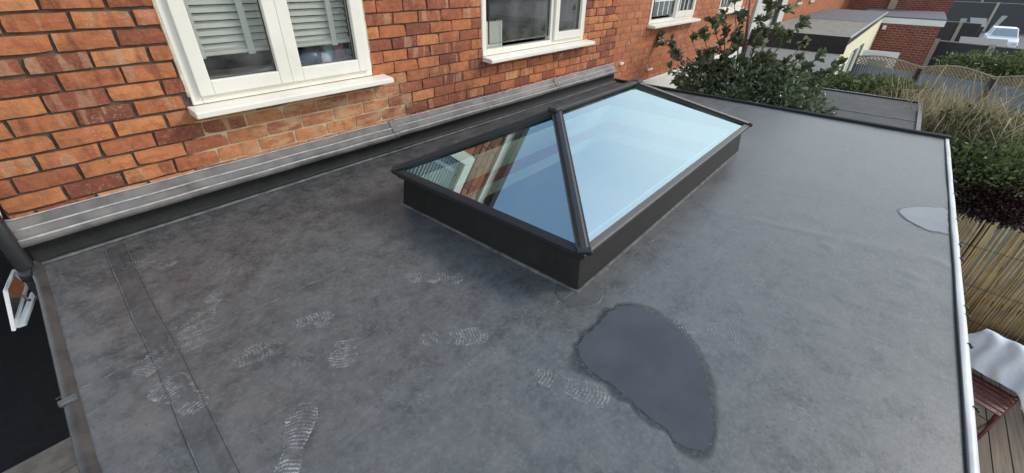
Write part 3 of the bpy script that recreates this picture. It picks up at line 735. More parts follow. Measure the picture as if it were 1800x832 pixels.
houseb = thing('brick_house', 'clean salmon-orange brick house with the square-barred window, beyond the flashing end', 'house', (9, 6, GZ))
mb = MB()
for a, b, c, d in rect_minus(PARTY + .002, END_B, -.17, EAVE, [W3, W4]): mb.box(a, b, WY + .002, WY + .22, c, d)
mb.build('wall', M['mortarb'], houseb)
MB().box(PARTY + .002, END_B, WY - .06, WY + .22, GZ, -.17).build('white_plinth', plain('white_render', (.80, .78, .72), .8, .05, 3, .2), houseb)
lay_bricks(houseb, PARTY + .006, END_B, -.165, EAVE, [W3, W4], M['brickb_o'], M['brickb_s'], .008, .004, 12, tintB, .126)
MB().box(PARTY + .01, END_B, 5.0, 5.1, -.2, EAVE - .1).build('room_back_wall', M['room'], houseb)
MB().box(PARTY + .01, END_B, WY + .22, 5.0, -.17, -.1).build('room_floor', M['room'], houseb)
MB().box(PARTY + .01, END_B, WY + .22, 5.0, 2.2, 2.25).build('room_ceiling', M['room'], houseb)
pitched(houseb, PARTY + .004, END_B)
for (u, v, s_) in ((1093, 112, .05), (1143, 122, .09)):
    q = P(u, v, 1, WY - .02)
    MB().box(q[0] - s_, q[0] + s_, WY - .03, WY - .004, q[2] - .018, q[2] + .014).build('vent_stub', M['upvc'], houseb, bevel=.006)

# lead flashing, lapped lengths
FL = [(WY + .005, .232), (WY - .014, .229), (WY - .020, .222), (WY - .034, .196), (WY - .046, .186), (WY - .052, .182), (WY - .064, .158), (WY - .072, .150), (WY - .084, .147), (WY - .092, .139), (WY - .095, .113), (WY - .088, .110)]
cuts = [-.215] + [float(P(u, v, 1, WY - .1)[0]) for u, v in ((703, 236), (866, 184), (985, 148))] + [5.70]
for i in range(len(cuts) - 1):
    o = .0028 * (i % 2)
    MB().sweepx([(y - o, z + o) for y, z in FL], cuts[i] - (.03 if i else 0), cuts[i + 1], 60, .005, 20 + i * 3).build('lead_flashing', M['lead'], house, True)
    for (by, bz, br) in ((WY - .016, .229, .004), (WY - .049, .1840, .005), (WY - .088, .1440, .006)):
        pts = []
        for k in range(61):
            x = cuts[i] + (cuts[i + 1] - cuts[i]) * k / 60; pts.append((x, by - o + .004 * mnoise.noise((x * 3.1, 29 + i * 3, 4)), bz + o + .004 * mnoise.noise((x * 2.3, 20 + i * 3, 0))))
        MB().tube(pts, br, 6).build('flashing_fold', M['lead_edge'], house, True)
    if i:
        MB().sweepx([(y - .006, z + .003) for y, z in FL], cuts[i] - .038, cuts[i] - .022, 1).build('flashing_lap', M['lead'], house, True)
mb = MB().poly([(5.702, y, z) for y, z in FL] + [(5.702, WY - .03, .113), (5.702, WY, .113)]); mb.build('flashing_end', M['lead'], house)
q0 = (-.225, WY - .02, .2)
MB().tube([(-.22, WY - .01, .36), (-.225, WY - .03, .30), (-.22, WY - .05, .26)], [.012, .02, .008], 6).build('mortar_blob', M['seal'], house, True)

# ---- windows
def frame_ring(x0, x1, z0, z1, t, ya, yb, mat, parent, nm, tb=None):
    tb = tb or t
    mb = MB(); mb.box(x0, x0 + t, ya, yb, z0, z1); mb.box(x1 - t, x1, ya, yb, z0, z1)
    mb.box(x0 + t, x1 - t, ya + .0006, yb, z0, z0 + tb); mb.box(x0 + t, x1 - t, ya + .0006, yb, z1 - t, z1)
    return mb.build(nm, mat, parent, bevel=.005)
def window(hs, Wn, lights, out=.012, lab='window', sillx=(.03, .10), sill_d=.13, bars=None):
    x0, x1, z0, z1 = Wn
    win = MB().box(x0 + .001, x1 - .001, WY + .09, WY + .10, z0, z0 + .01).build('window', M['upvc'], hs)
    frame_ring(x0 + .002, x1 - .002, z0 + .002, z1 - .002, .052, WY - out, WY + .07, M['upvc'], win, 'frame')
    MB().tube([(x0 - .004, WY - .006, z0 + .05 + k * .05) for k in range(24)], [.006 + .004 * random.random() for _ in range(24)], 6).build('sealant', M['seal'], win, True)
    MB().tube([(x1 + .003, WY - .006, z0 + .05 + k * .05) for k in range(24)], [.004 + .003 * random.random() for _ in range(24)], 6).build('sealant', M['seal'], win, True)
    for (a, b, proud, t) in lights:
        if proud: frame_ring(a, b, z0 + .046, z1 - .05, t, WY - out - .022, WY + .03, M['upvc'], win, 'sash', t * 1.05)
        else: MB().box(b - .025, b + .025, WY - out + .001, WY + .06, z0 + .054, z1 - .054).build('mullion', M['upvc'], win, bevel=.004)
        ti = t if proud else .05
        MB().box(a + ti * .9, b - ti * .9, WY + .012, WY + .016, z0 + .046 + ti * .9, z1 - .05 - ti * .9).build('pane', M['wglass'], win)
        frame_ring(a + ti - .002, b - ti + .002, z0 + .046 + ti * 1.04 - .002, z1 - .05 - ti + .002, .006, WY - .004, WY + .011, M['gasket'], win, 'gasket')
        if bars:
            for k in range(1, bars[0] + 1):
                x = a + ti + (b - a - 2 * ti) * k / (bars[0] + 1); MB().box(x - .009, x + .009, WY + .004, WY + .011, z0 + .046 + ti, z1 - .05 - ti).build('glazing_bar', M['upvc_clean'], win)
            for k in range(1, bars[1] + 1):
                z = z0 + .05 + ti + (z1 - z0 - .1 - 2 * ti) * k / (bars[1] + 1); MB().box(a + ti, b - ti, WY + .005, WY + .0105, z - .009, z + .009).build('glazing_bar', M['upvc_clean'], win)
    mb = MB(); prof = [(WY + .03, z0 + .001), (WY - sill_d + .02, z0 - .012), (WY - sill_d, z0 - .018), (WY - sill_d, z0 - .048), (WY - sill_d + .015, z0 - .05), (WY - .001, z0 - .045)]
    sx0, sx1 = x0 - sillx[0], x1 + sillx[1]; n = len(prof)
    mb.v = [(sx0, y, z) for y, z in prof] + [(sx1, y, z) for y, z in prof]
    mb.f = [(j, j + n, (j + 1) % n + n, (j + 1) % n) for j in range(n)] + [tuple(range(n)), tuple(range(2 * n - 1, n - 1, -1))]
    mb.build('sill', M['upvc'], win, bevel=.003)
    return win
window(house, W1, [(.752, 1.292, True, .075), (1.292, 1.868, True, .078)])
window(house, W2, [(3.16, 4.20, False, .05), (4.23, 4.82, True, .075)], sillx=(.0, .10))
window(houseb, W3, [(6.71, 7.55, False, .06), (7.56, 8.36, True, .08)], sillx=(.02, .12), bars=(3, 4))
window(houseb, W4, [(9.80, 10.45, False, .06), (10.5, 11.15, True, .08)], sillx=(.04, .1), bars=(2, 4))

# ---- what stands or hangs behind the near window
def blind(x0, x1, zb, label):
    t = thing('venetian_blind', label, 'blind', ((x0 + x1) / 2, WY + .1, zb), 'slatted blinds in the near window')
    me = None; k = 0; z = zb + .045
    while z < 1.80:
        if me is None:
            mb = MB(); L = (x1 - x0) / 2
            pr = [(-.024, .0135), (-.008, .004), (.008, -.006), (.024, -.0175), (.024, -.0205), (.008, -.009), (-.008, .001), (-.024, .0105)]
            pr = [(-y * .5, z_ * .95) for y, z_ in pr]
            mb.v = [(-L, y, z_) for y, z_ in pr] + [(L, y, z_) for y, z_ in pr]
            mb.f = [(j, (j + 1) % 8, (j + 1) % 8 + 8, j + 8) for j in range(8)] + [tuple(range(7, -1, -1)), tuple(range(8, 16))]
            o = mb.build('slat', M['blind'], t); me = o.data; 
        else:
            o = bpy.data.objects.new('slat', me); COL.objects.link(o); attach(o, t)
        o.location = ((x0 + x1) / 2, WY + .105, z); o.rotation_euler = (0.04 + random.uniform(-.03, .03), random.uniform(-.004, .004), 0)
        z += .040; k += 1
    MB().box(x0, x1, WY + .08, WY + .13, zb, zb + .022).build('bottom_rail', M['blind'], t, bevel=.004)
    for k in range(3): MB().box(x0, x1, WY + .082, WY + .128, zb + .024 + k * .0045, zb + .027 + k * .0045).build('slat', M['blind'], t)
    for f in (.12, .74):
        x = x0 + (x1 - x0) * f
        MB().box(x - .019, x + .019, WY + .0745, WY + .0755, zb - .004, 1.80).build('ladder_tape', M['blind'], t)
        MB().box(x - .021, x + .021, WY + .072, WY + .082, zb - .010, zb + .016).build('tape_clip', M['upvc_clean'], t, bevel=.003)
blind(.80, 1.25, .835, 'pale grey-green slatted blind in the left light of the near window')
blind(1.33, 1.82, .832, 'pale grey-green slatted blind in the right light of the near window')
shelf = MB().box(.72, 1.89, WY + .075, WY + .34, .685, .71).build('inner_sill', plain('inner_sill', (.5, .48, .44), .5), house)
MB().box(.73, .80, WY + .2, WY + .22, .712, 1.8).build('reveal', M['plaster'], house)
def lathe(prof, c, n=20):
    mb = MB(); m = len(prof)
    for (r_, z) in prof:
        for k in range(n): a = math.tau * k / n; mb.v.append((c[0] + r_ * math.cos(a), c[1] + r_ * math.sin(a), c[2] + z))
    for j in range(m - 1):
        for k in range(n): mb.f.append((j * n + k, j * n + (k + 1) % n, (j + 1) * n + (k + 1) % n, (j + 1) * n + k))
    mb.f.append(tuple(range(n - 1, -1, -1))); mb.f.append(tuple((m - 1) * n + k for k in range(n)))
    return mb
bt = thing('bowl', 'dark blue upturned bowl on the inner sill of the near window', 'bowl', (1.53, WY + .2, .712))
lathe([(.10, 0), (.115, .01), (.11, .05), (.09, .085), (.055, .102), (.03, .106)], (1.53, WY + .2, .712)).build('bowl_body', plain('navy_ceramic', (.03, .045, .08), .25, .1), bt, True)
lathe([(.032, .105), (.036, .112), (.030, .114)], (1.53, WY + .2, .712)).build('foot_ring', plain('navy_ceramic2', (.02, .03, .06), .25), bt, True)
tt = thing('cup', 'small white rounded cup lying on the inner sill of the near window', 'cup', (1.625, WY + .135, .712))
lathe([(.048, 0), (.05, .01), (.048, .04), (.036, .058), (.015, .063)], (1.625, WY + .135, .712)).build('cup_body', plain('white_ceramic', (.75, .75, .73), .3, .03), tt, True)
for (x, y, nm, lb, c1, c2, h) in ((1.70, WY + .22, 'bottle', 'pale teal plastic bottle on the inner sill of the near window', (.22, .48, .52), (.6, .62, .62), .16), (1.80, WY + .24, 'bottle', 'pink plastic bottle at the right end of the inner window sill', (.55, .06, .16), (.6, .1, .2), .17)):
    t = thing(nm, lb, 'bottle', (x, y, .712))
    lathe([(.036, 0), (.038, .008), (.038, h * .4), (.036, h * .42), (.038, h * .45), (.038, h * .8), (.02, h * .93), (.016, h)], (x, y, .712)).build('bottle_body', plain(nm + 'body', c1, .35, .05), t, True)
    lathe([(.018, h), (.018, h + .03), (.016, h + .032)], (x, y, .712)).build('cap', plain(nm + 'cap', c2, .35, .05), t, True)
# second window: a white panel stands inside it
pn = thing('window_panel', 'off-white panel standing inside the second window', 'window_panel', (3.35, WY + .16, .60))
MB().box(3.18, 3.52, WY + .12, WY + .17, .60, .872).build('panel_board', plain('offwhite_board', (.66, .70, .62), .5, .03), pn, bevel=.006)
MB().box(3.50, 3.522, WY + .112, WY + .172, .60, .876).build('panel_edge', M['upvc_clean'], pn)
MB().box(3.11, 4.86, WY + .1, WY + .35, .57, .598).build('inner_sill', plain('inner_sill2', (.3, .29, .27), .5), house)
ct = thing('curtain', 'dark drawn curtain behind the narrow light of the second window', 'curtain', (4.55, WY + .3, .6))
mb = MB(); n = 60
for k in range(n + 1):
    x = 4.22 + .62 * k / n; y = WY + .24 + .02 * math.sin(k * .8) + .01 * math.sin(k * .31)
    mb.v += [(x, y, .6), (x, y, 1.9)]
    if k: mb.f.append((2 * k - 2, 2 * k, 2 * k + 1, 2 * k - 1))
mb.build('drape', plain('curtain', (.10, .095, .09), .9, .25, 10), ct, True)

# ------------------------------------------------------------------ foliage helpers
def col_mesh(name, V, F, C, mat, parent, smooth=False, kind=None):
    me = bpy.data.meshes.new(name); V = np.asarray(V, np.float32)
    me.vertices.add(len(V)); me.vertices.foreach_set('co', V.ravel())
    F = np.asarray(F, np.int32); k = F.shape[1]
    me.loops.add(F.size); me.loops.foreach_set('vertex_index', F.ravel())
    me.polygons.add(len(F)); me.polygons.foreach_set('loop_start', np.arange(0, F.size, k, dtype=np.int32))
    me.update(calc_edges=True)
    ca = me.color_attributes.new('Col', 'FLOAT_COLOR', 'POINT'); C = np.asarray(C, np.float32)
    ca.data.foreach_set('color', np.stack([C, C, C, np.ones_like(C)], 1).ravel())
    o = link_mesh(name, me, mat, parent, smooth)
    if kind: tag(o, kind=kind)
    return o
def unit(a): return a / np.maximum(1e-9, np.linalg.norm(a, axis=1, keepdims=True))
def leaves(name, P0, D, L, W, C, mat, parent, droop=.15):
    n = len(P0); D = unit(D); R_ = unit(RNG.normal(size=(n, 3)) + [0, 0, 1.2]); Sd = unit(np.cross(D, R_)); N = np.cross(Sd, D)
    L = L[:, None]; W = W[:, None]
    pts = []
    for (t, w_, h) in ((0, 0, 0), (.30, .85, .10), (.68, 1.0, .08), (1, 0, -droop), (.68, -1.0, .08), (.30, -.85, .10)):
        pts.append(P0 + D * L * t + Sd * W * w_ * .5 + N * (L * h))
    V = np.stack(pts, 1).reshape(-1, 3); b = np.arange(n)[:, None] * 6
    F = np.concatenate([b + [0, 1, 2, 3], b + [0, 3, 4, 5]], 0)
    return col_mesh(name, V, F, np.repeat(C, 6), mat, parent, False, 'stuff')
def blades(name, P0, P1, W, C, mat, parent):
    n = len(P0); D = P1 - P0; Sd = unit(np.cross(unit(D), unit(RNG.normal(size=(n, 3))))); W = W[:, None]
    sag = np.zeros((n, 3)); sag[:, 2] = -np.linalg.norm(D[:, :2], axis=1) * RNG.uniform(.1, .7, n)
    V = np.stack([P0 - Sd * W, P0 + Sd * W, P0 + D * .6 - sag * .8 + Sd * W * .8, P0 + D * .6 - sag * .8 - Sd * W * .8, P1 + sag, P1 + sag + Sd * W * .2], 1).reshape(-1, 3)
    b = np.arange(n)[:, None] * 6
    F = np.concatenate([b + [0, 1, 2, 3], b + [3, 2, 5, 4]], 0)
    return col_mesh(name, V, F, np.repeat(C, 6), mat, parent, False, 'stuff')
BARK = plain('bark', (.09, .075, .055), .9, .3, 20, .6)
LEAF = leaf_mat('dark_glossy_leaf', [(0, (.05, .062, .035)), (.5, (.13, .16, .085)), (.85, (.22, .26, .145)), (1, (.36, .39, .25))], .32, .22)
LEAFG = leaf_mat('green_leaf', [(0, (.04, .058, .02)), (.5, (.12, .155, .055)), (.85, (.21, .25, .10)), (1, (.33, .36, .18))], .5, .3)
LEAFY = leaf_mat('olive_leaf', [(0, (.04, .045, .018)), (.5, (.11, .13, .045)), (1, (.26, .26, .11))], .55, .3)
LEAFR = leaf_mat('purple_leaf', [(0, (.018, .008, .009)), (.6, (.05, .018, .018)), (1, (.09, .04, .034))], .5, .2)
STRAW = leaf_mat('straw', [(0, (.16, .115, .055)), (.5, (.42, .33, .19)), (1, (.66, .56, .38))], .7, .25)

# ------------------------------------------------------------------ evergreen beyond the far edge
tree = thing('evergreen_tree', 'dark glossy-leaved evergreen growing beyond the far edge of the flat roof', 'tree', (7.2, 1.7, GZ))
def T(u, v, x): return np.array(P(u, v, 0, x))
limbs = [(1165, 66, 7.1), (1180, 122, 6.7), (1215, 70, 7.2), (1252, 42, 7.3), (1275, 25, 7.2), (1318, -12, 7.4), (1352, 8, 7.3), (1335, 38, 7.2), (1410, 38, 7.6), (1438, 100, 7.3), (1415, 75, 7.2), (1470, 115, 7.9), (1450, 130, 7.5), (1400, 105, 6.9), (1300, 60, 7.1), (1245, 95, 6.9), (1200, 140, 6.5), (1370, 60, 7.4), (1290, -5, 7.6), (1375, -10, 7.7), (1235, 60, 7.6)]
tr = MB().tube([(7.2, 1.7, GZ), (7.22, 1.68, -1.9), (7.18, 1.72, -1.2), (7.2, 1.65, -.6), (7.25, 1.7, -.1), tuple(T(1312, 60, 7.3)), tuple(T(1318, 0, 7.4))], [.075, .065, .055, .04, .03, .02, .008], 8)
LP, LD, LL = [], [], []
for (u, v, x) in limbs:
    e = T(u, v, x); s0 = np.array([7.2 + RNG.normal(0, .1), 1.65 + RNG.normal(0, .1), RNG.uniform(-.9, -.25)]); mid = (s0 * .45 + e * .55) + RNG.normal(0, .06, 3) + [0, 0, -.06]
    tr.tube([tuple(s0), tuple(mid), tuple(e)], [.018, .011, .004], 5, False)
    for k in range(6):
        t = RNG.uniform(.35, 1.0) if k else 1.0
        b = (1 - t) ** 2 * s0 + 2 * t * (1 - t) * mid + t * t * e if k else e
        d = unit(((e - s0) / np.linalg.norm(e - s0) + RNG.normal(0, .55, 3) + [0, 0, .15])[None])[0]
        tip = b + d * RNG.uniform(.06, .2) * (1 if k else .2)
        tr.tube([tuple(b), tuple(tip)], [.005, .002], 4, False)
        for j in range(RNG.integers(13, 21)):
            q = b + (tip - b) * RNG.uniform(.0, 1.0); LP.append(q); LD.append(d * .8 + RNG.normal(0, .75, 3) + [0, 0, .25]); LL.append(RNG.uniform(.07, .12))
tr.build('trunk', BARK, tree, True)
n = 6000                                             # the dense lower mass
U = unit(RNG.normal(size=(n, 3))) * (RNG.random((n, 1)) ** .45)
cl_c = np.array([T(1240, 150, 6.9), T(1310, 135, 7.1), T(1370, 150, 7.0), T(1410, 180, 6.9), T(1290, 165, 6.7), T(1340, 110, 7.4), T(1230, 125, 7.2), T(1395, 135, 7.5), T(1270, 115, 7.5)])
ci = RNG.integers(0, len(cl_c), n); sz = np.array([[.36, .34, .22]]) * RNG.uniform(.6, 1.15, (len(cl_c), 1))
PP = cl_c[ci] + U * sz[ci] + np.array([0, 0, -.08])
LPa = np.concatenate([np.array(LP), PP]); LDa = np.concatenate([np.array(LD), U + RNG.normal(0, .7, (n, 3)) + [0, 0, .3]])
LLa = np.concatenate([np.array(LL), RNG.uniform(.05, .095, n)])
leaves('crown', LPa, LDa, LLa, LLa * RNG.uniform(.42, .6, len(LLa)), np.clip(RNG.beta(2, 2.2, len(LLa)), 0, 1), LEAF, tree)

def shrub(name, label, cat, blobs, mat, n, ls, group=None, trunkc=None):
    """blobs: (u, v, x, ry, rz) seen at a pixel on a plane x"""
    cs = np.array([T(u, v, x) for u, v, x, *_ in blobs]); rad = np.array([[b[3], b[3], b[4]] for b in blobs])
    base = cs.mean(0)
    t = thing(name, label, cat, (float(base[0]), float(base[1]), GZ), group)
    wgt = rad.prod(1) ** .67; ci = RNG.choice(len(cs), n, p=wgt / wgt.sum())
    U = unit(RNG.normal(size=(n, 3))); rr = RNG.random((n, 1)) ** .4
    lump = np.array([mnoise.noise(Vector((a * 2.6 for a in q))) for q in (cs[ci] + U)])[:, None]
    PP = cs[ci] + U * rad[ci] * rr * (1 + .45 * lump)
    PP[:, 2] = np.maximum(PP[:, 2], GZ + .03)
    L = RNG.uniform(*ls, n)
    leaves('foliage', PP, U + RNG.normal(0, .7, (n, 3)) + [0, 0, .4], L, L * RNG.uniform(.4, .65, n), RNG.beta(2, 2, n), mat, t)
    mb = MB()
    for k, c in enumerate(cs):
        for j in range(3):
            e = c + RNG.normal(0, .3, 3) * rad[k]; b0 = (c[0] + RNG.normal(0, .08), c[1] + RNG.normal(0, .08), GZ)
            mb.tube([b0, tuple((np.array(b0) + e) / 2 + RNG.normal(0, .06, 3)), tuple(e)], [.018, .012, .004], 5, False)
    mb.build('stems', BARK, t, True)
    return t
def grass_clump(label, spots, n, hgt, group):
    cs = np.array([T(u, v, x) for u, v, x in spots]); base = cs.mean(0)
    t = thing('dry_grass', label, 'grass', (float(base[0]), float(base[1]), GZ), group)
    ci = RNG.integers(0, len(cs), n); top = cs[ci] + RNG.normal(0, 1, (n, 3)) * [.34, .34, .16]
    bot = cs[ci] * [1, 1, 0] + RNG.normal(0, .16, (n, 3)) * [1, 1, 0]; bot[:, 2] = np.maximum(GZ, top[:, 2] - hgt)
    blades('blades', bot, top, RNG.uniform(.002, .006, n), RNG.beta(2, 2, n), STRAW, t)

# neighbour's small felt roof between tree and hedge
lowr = thing('felt_shed', 'low shed with a flat dark felt roof just beyond the far edge', 'shed', (7.5, .3, GZ))
lz = -.22; a0 = G(1402, 192, lz); a1 = G(1610, 228, lz); a2 = G(1616, 178, lz); a3 = G(1415, 155, lz)
xa, xb, ya, yb = 6.55, 8.55, -.47, .98
felt = plain('grey_felt', (.05, .048, .046), .75, .25, 5, .3, dirt=(.085, .08, .075))
MB().box(xa, xb, ya, yb, lz - .08, lz).build('felt_deck', felt, lowr, bevel=.008)
MB().box(xa + .06, xb - .06, ya + .06, yb - .06, GZ, lz - .08).build('wall', plain('shed_boards', (.10, .09, .08), .8, .2), lowr)
MB().box(xa - .02, xb + .02, ya - .03, ya + .012, lz - .14, lz + .02).build('edge_batten', plain('batten', (.16, .155, .15), .6), lowr)
MB().box(xb - .012, xb + .03, ya + .014, yb, lz - .14, lz + .02).build('edge_batten', M['black'], lowr)
MB().box(xa + .75, xa + .78, ya + .014, yb, lz + .001, lz + .007).build('felt_lap', M['lap'], lowr)

shrub('green_shrub', 'green shrub growing behind the felt shed beside the evergreen', 'shrub', [(1455, 158, 10.2, .4, .3), (1485, 160, 10.4, .42, .3), (1430, 160, 9.8, .4, .3)], LEAFG, 3600, (.05, .1))
shrub('green_shrub', 'mid green bush behind the far corner of the felt shed', 'shrub', [(1535, 165, 10.6, .5, .32), (1570, 172, 10.4, .45, .3), (1510, 172, 10.0, .4, .3)], LEAFG, 3600, (.05, .1))
shrub('olive_shrub', 'yellowish twiggy shrub mixed into the hedge beyond the felt shed', 'shrub', [(1590, 180, 9.9, .42, .3), (1625, 195, 9.6, .42, .3), (1560, 185, 9.6, .35, .3)], LEAFY, 2600, (.04, .08))
grass_clump('straw-coloured dry grass rising at the far end of the hedge row', [(1640, 172, 8.9), (1665, 178, 8.8), (1615, 172, 9.0)], 1200, 1.0, None)
grass_clump('pale dry grass spilling over the green bush by the grey fences', [(1690, 188, 8.3), (1720, 193, 8.3), (1750, 203, 8.4), (1705, 205, 8.0), (1670, 195, 8.2), (1770, 215, 8.3)], 2000, .9, None)
shrub('olive_shrub', 'olive-green shrub mixed through the dry grass near the roof corner', 'shrub', [(1690, 232, 8.1, .42, .3), (1735, 232, 8.5, .45, .3), (1770, 245, 8.6, .4, .3)], LEAFY, 3400, (.04, .08))
shrub('green_bush', 'rounded dark green bush at the corner of the roof beside the dry grass', 'bush', [(1712, 278, 7.9, .46, .38), (1750, 272, 8.2, .45, .34), (1692, 295, 7.5, .36, .36), (1735, 305, 7.6, .42, .36)], LEAFG, 6500, (.03, .07))
shrub('green_bush', 'lighter green bush at the right border behind the purple shrub', 'bush', [(1795, 305, 8.0, .45, .3), (1800, 325, 7.6, .4, .3), (1775, 315, 7.9, .36, .3)], LEAFG, 4200, (.03, .07))
shrub('purple_shrub', 'dark purple-leaved shrub above the reed screen', 'shrub', [(1735, 352, 7.35, .34, .26), (1780, 358, 7.35, .36, .26), (1705, 348, 7.3, .22, .2), (1815, 372, 7.3, .3, .25)], LEAFR, 5200, (.025, .055))

# ------------------------------------------------------------------ right: reed screen, deck, chair
DZ = GZ + .10
reed = thing('reed_screen', 'tan reed cane screen beside the deck at the right', 'screen', (7.1, -2.0, DZ))
mb = MB(); y = -1.0; r = random.Random(3)
while y > -4.4:
    x = 7.05 - .10 * (-1 - y) + r.uniform(-.012, .012); zt = -1.16 + .03 * math.sin(y * 3) + r.uniform(-.05, .03); rad = r.uniform(.007, .0125)
    lean = r.uniform(-.02, .02)
    mb.tube([(x, y, DZ), (x + r.uniform(-.008, .008), y + lean * .5, (DZ + zt) / 2), (x, y + lean, zt)], rad, 5, True); y -= rad * 1.75 + r.choice([0, 0, .001, .003])
def reed_mat():
    m = NT('reed'); p = m.pos(); n = m.noise(m.mapv(p, (1, 60, 2)), 1, 3); k = m.noise(p, 6, 5)
    c = m.ramp(n, [(.3, (.34, .22, .09)), (.5, (.54, .38, .18)), (.72, (.68, .53, .29))]); c = m.mix(m.ramp(k, [(.5, 0), (.75, .6)]), c, (.16, .10, .05))
    return m.done(m.bsdf(c, .6, None, 0, .4))
tag(mb.build('canes', reed_mat(), reed, True), kind='stuff')
for z in (-1.45, -1.95, -2.4):
    MB().tube([(7.02, -1.0, z), (6.66, -4.4, z)], .003, 5).build('wire', M['black'], reed)
for y in (-1.05, -2.7, -4.3): MB().box(7.10, 7.18, y - .04, y + .04, GZ, -1.25).build('post', BARK, reed)
MB().box(7.08, 7.12, -4.4, -1.0, -2.2, -2.12).build('rail', BARK, reed)
deck = bpy.data.objects.new('deck', None); COL.objects.link(deck); deck.location = (5, -3, GZ); BASE['deck'] = Matrix.Translation((5, -3, GZ)); struct(deck)
def wood_mat():
    m = NT('deck_board'); p = m.pos(); oi = m.n('ShaderNodeObjectInfo').outputs['Random']
    g = m.noise(m.mapv(p, (1.2, 30, 30)), 1.5, 5, .6); k = m.noise(p, 3, 5)
    c = m.ramp(g, [(.3, (.10, .07, .048)), (.6, (.20, .145, .10)), (.8, (.27, .21, .155))]); c = m.mix(m.math('MULTIPLY', oi, .4), c, (.10, .08, .065)); c = m.mix(m.ramp(k, [(.5, 0), (.7, .4)]), c, (.07, .055, .045))
    return m.done(m.bsdf(c, .7, m.bump(g, .3, .004), 0, .4))
WOOD = wood_mat()
for k in range(26):
    y = -.72 - k * .148; MB().box(1.5, 6.95, y - .141, y, DZ - .028, DZ).build('plank', WOOD, deck, bevel=.004)
MB().box(1.5, 6.9, -4.5, -.7, GZ + .004, DZ - .03).build('joists', M['black'], deck)

red = plain('dark_red_paint', (.13, .03, .026), .45, .25, 20, .2)
ch = thing('folding_chair', 'dark red metal folding chair under the white towel on the deck', 'chair', (5.9, -2.3, DZ))
def cf(u, v, z): q = P(u, v, 2, z); return tuple(q)
Q_ = G(1772, 640, DZ + .66); ux = np.array([-.93, .37, 0]); uy = np.array([-.37, -.93, 0])
A_ = np.array([Q_[0], Q_[1], 0]) + ux * .10 - uy * .21
def C_(a, b, z): q = A_ + ux * a + uy * b; return (q[0], q[1], DZ + z)
for b in (0, .40):
    MB().tube([C_(0, b, .012), C_(.22, b, .23), C_(.44, b, .46)], .016, 8).build('leg', red, ch, True)
    MB().tube([C_(.40, b + .018, .012), C_(.2, b + .018, .23), C_(.02, b + .018, .44), C_(-.06, b + .018, .62), C_(-.12, b + .018, .82)], .016, 8).build('leg', red, ch, True)
for k in range(6): MB().bar(C_(.06 + k * .075, -.0, .455), C_(.06 + k * .075, .42, .455), .05, .012).build('seat_slat', red, ch, bevel=.003)
for z, a in ((.80, -.115), (.70, -.085)): MB().bar(C_(a, 0, z), C_(a, .42, z), .014, .055).build('back_slat', red, ch, bevel=.003)
for a, z in ((.08, .09), (.34, .08)): MB().tube([C_(a, 0, z), C_(a, .41, z)], .008, 6).build('stretcher', red, ch, True)
for b in (0, .41): MB().box(*sum([[C_(.0, b, 0)[i] - .018, C_(.0, b, 0)[i] + .018] for i in (0, 1)], []), DZ + .001, DZ + .03).build('foot', plain('pale_foot', (.45, .40, .33), .7), ch)
tw = thing('towel', 'white towel draped over the dark red folding chair', 'towel', C_(.1, .2, .5))
mb = MB(); nu, nv = 28, 34
for i in range(nu + 1):
    for j in range(nv + 1):
        s_ = j / nv; b = -.14 + (.62 + .08 * mnoise.noise((j * .12, 4, 4))) * i / nu
        # over the back rail: down the front to the seat, and down behind
        if s_ < .45: t = s_ / .45; a, z = .13 - .19 * t ** 1.2, .53 + .305 * t ** 1.3
        elif s_ < .55: t = (s_ - .45) / .1; a, z = -.06 - .11 * t, .835 + .012 * math.sin(math.pi * t)
        else: t = (s_ - .55) / .45; a, z = -.17 - .05 * t, .835 - .42 * t
        f = .026 * math.sin(i * .8 + 4 * s_ + 2 * mnoise.noise((j * .12, 1, 0))) + .05 * mnoise.noise((i * .16, j * .10, 3))
        edge = max(0, abs(i / nu - .5) - .36) / .14
        q = C_(a + f * .8, b + .03 * mnoise.noise((j * .15, 2, i * .05)), z + (f + .03) * .6 - .22 * edge ** .8 * (.7 + mnoise.noise((i * .1, j * .12, 5))) + .012); mb.v.append(q)
for i in range(nu):
    for j in range(nv): a = i * (nv + 1) + j; mb.f.append((a, a + 1, a + nv + 2, a + nv + 1))
cloth = mb.build('cloth', plain('white_terry', (.72, .71, .72), .95, .05, 60, .6), tw, True)
sm = cloth.modifiers.new('thick', 'SOLIDIFY'); sm.thickness = .007
pl = thing('plant_pot', 'black plastic pot standing on the deck below the reed screen', 'pot', (6.35, -1.75, DZ))
lathe([(.12, 0), (.15, .2), (.165, .2), (.165, .235), (.15, .235), (.145, .2), (.05, .19)], (6.35, -1.75, DZ)).build('pot_body', M['black'], pl, True)
lathe([(.143, .195), (.12, .21), (.02, .215)], (6.35, -1.75, DZ)).build('soil', plain('potting_soil', (.03, .022, .016), .95, .3, 40, .6), pl, True)
bk = thing('storage_crate', 'black storage crate against the foot of the reed screen', 'crate', (6.45, -2.4, DZ))
mb = MB(); x0_, x1_, y0_, y1_ = 6.2, 6.62, -2.75, -2.1
for (a, b, c, d) in ((x0_, x0_ + .02, y0_, y1_), (x1_ - .02, x1_, y0_, y1_), (x0_ + .02, x1_ - .02, y0_, y0_ + .02), (x0_ + .02, x1_ - .02, y1_ - .02, y1_)): mb.box(a, b, c, d, DZ + .002, DZ + .26)
mb.box(x0_ + .02, x1_ - .02, y0_ + .02, y1_ - .02, DZ + .002, DZ + .02); mb.build('crate_shell', M['black'], bk, bevel=.006)
MB().box(x0_ - .012, x1_ + .012, y0_ - .012, y1_ + .012, DZ + .255, DZ + .285).build('lid', M['black'], bk, bevel=.01)

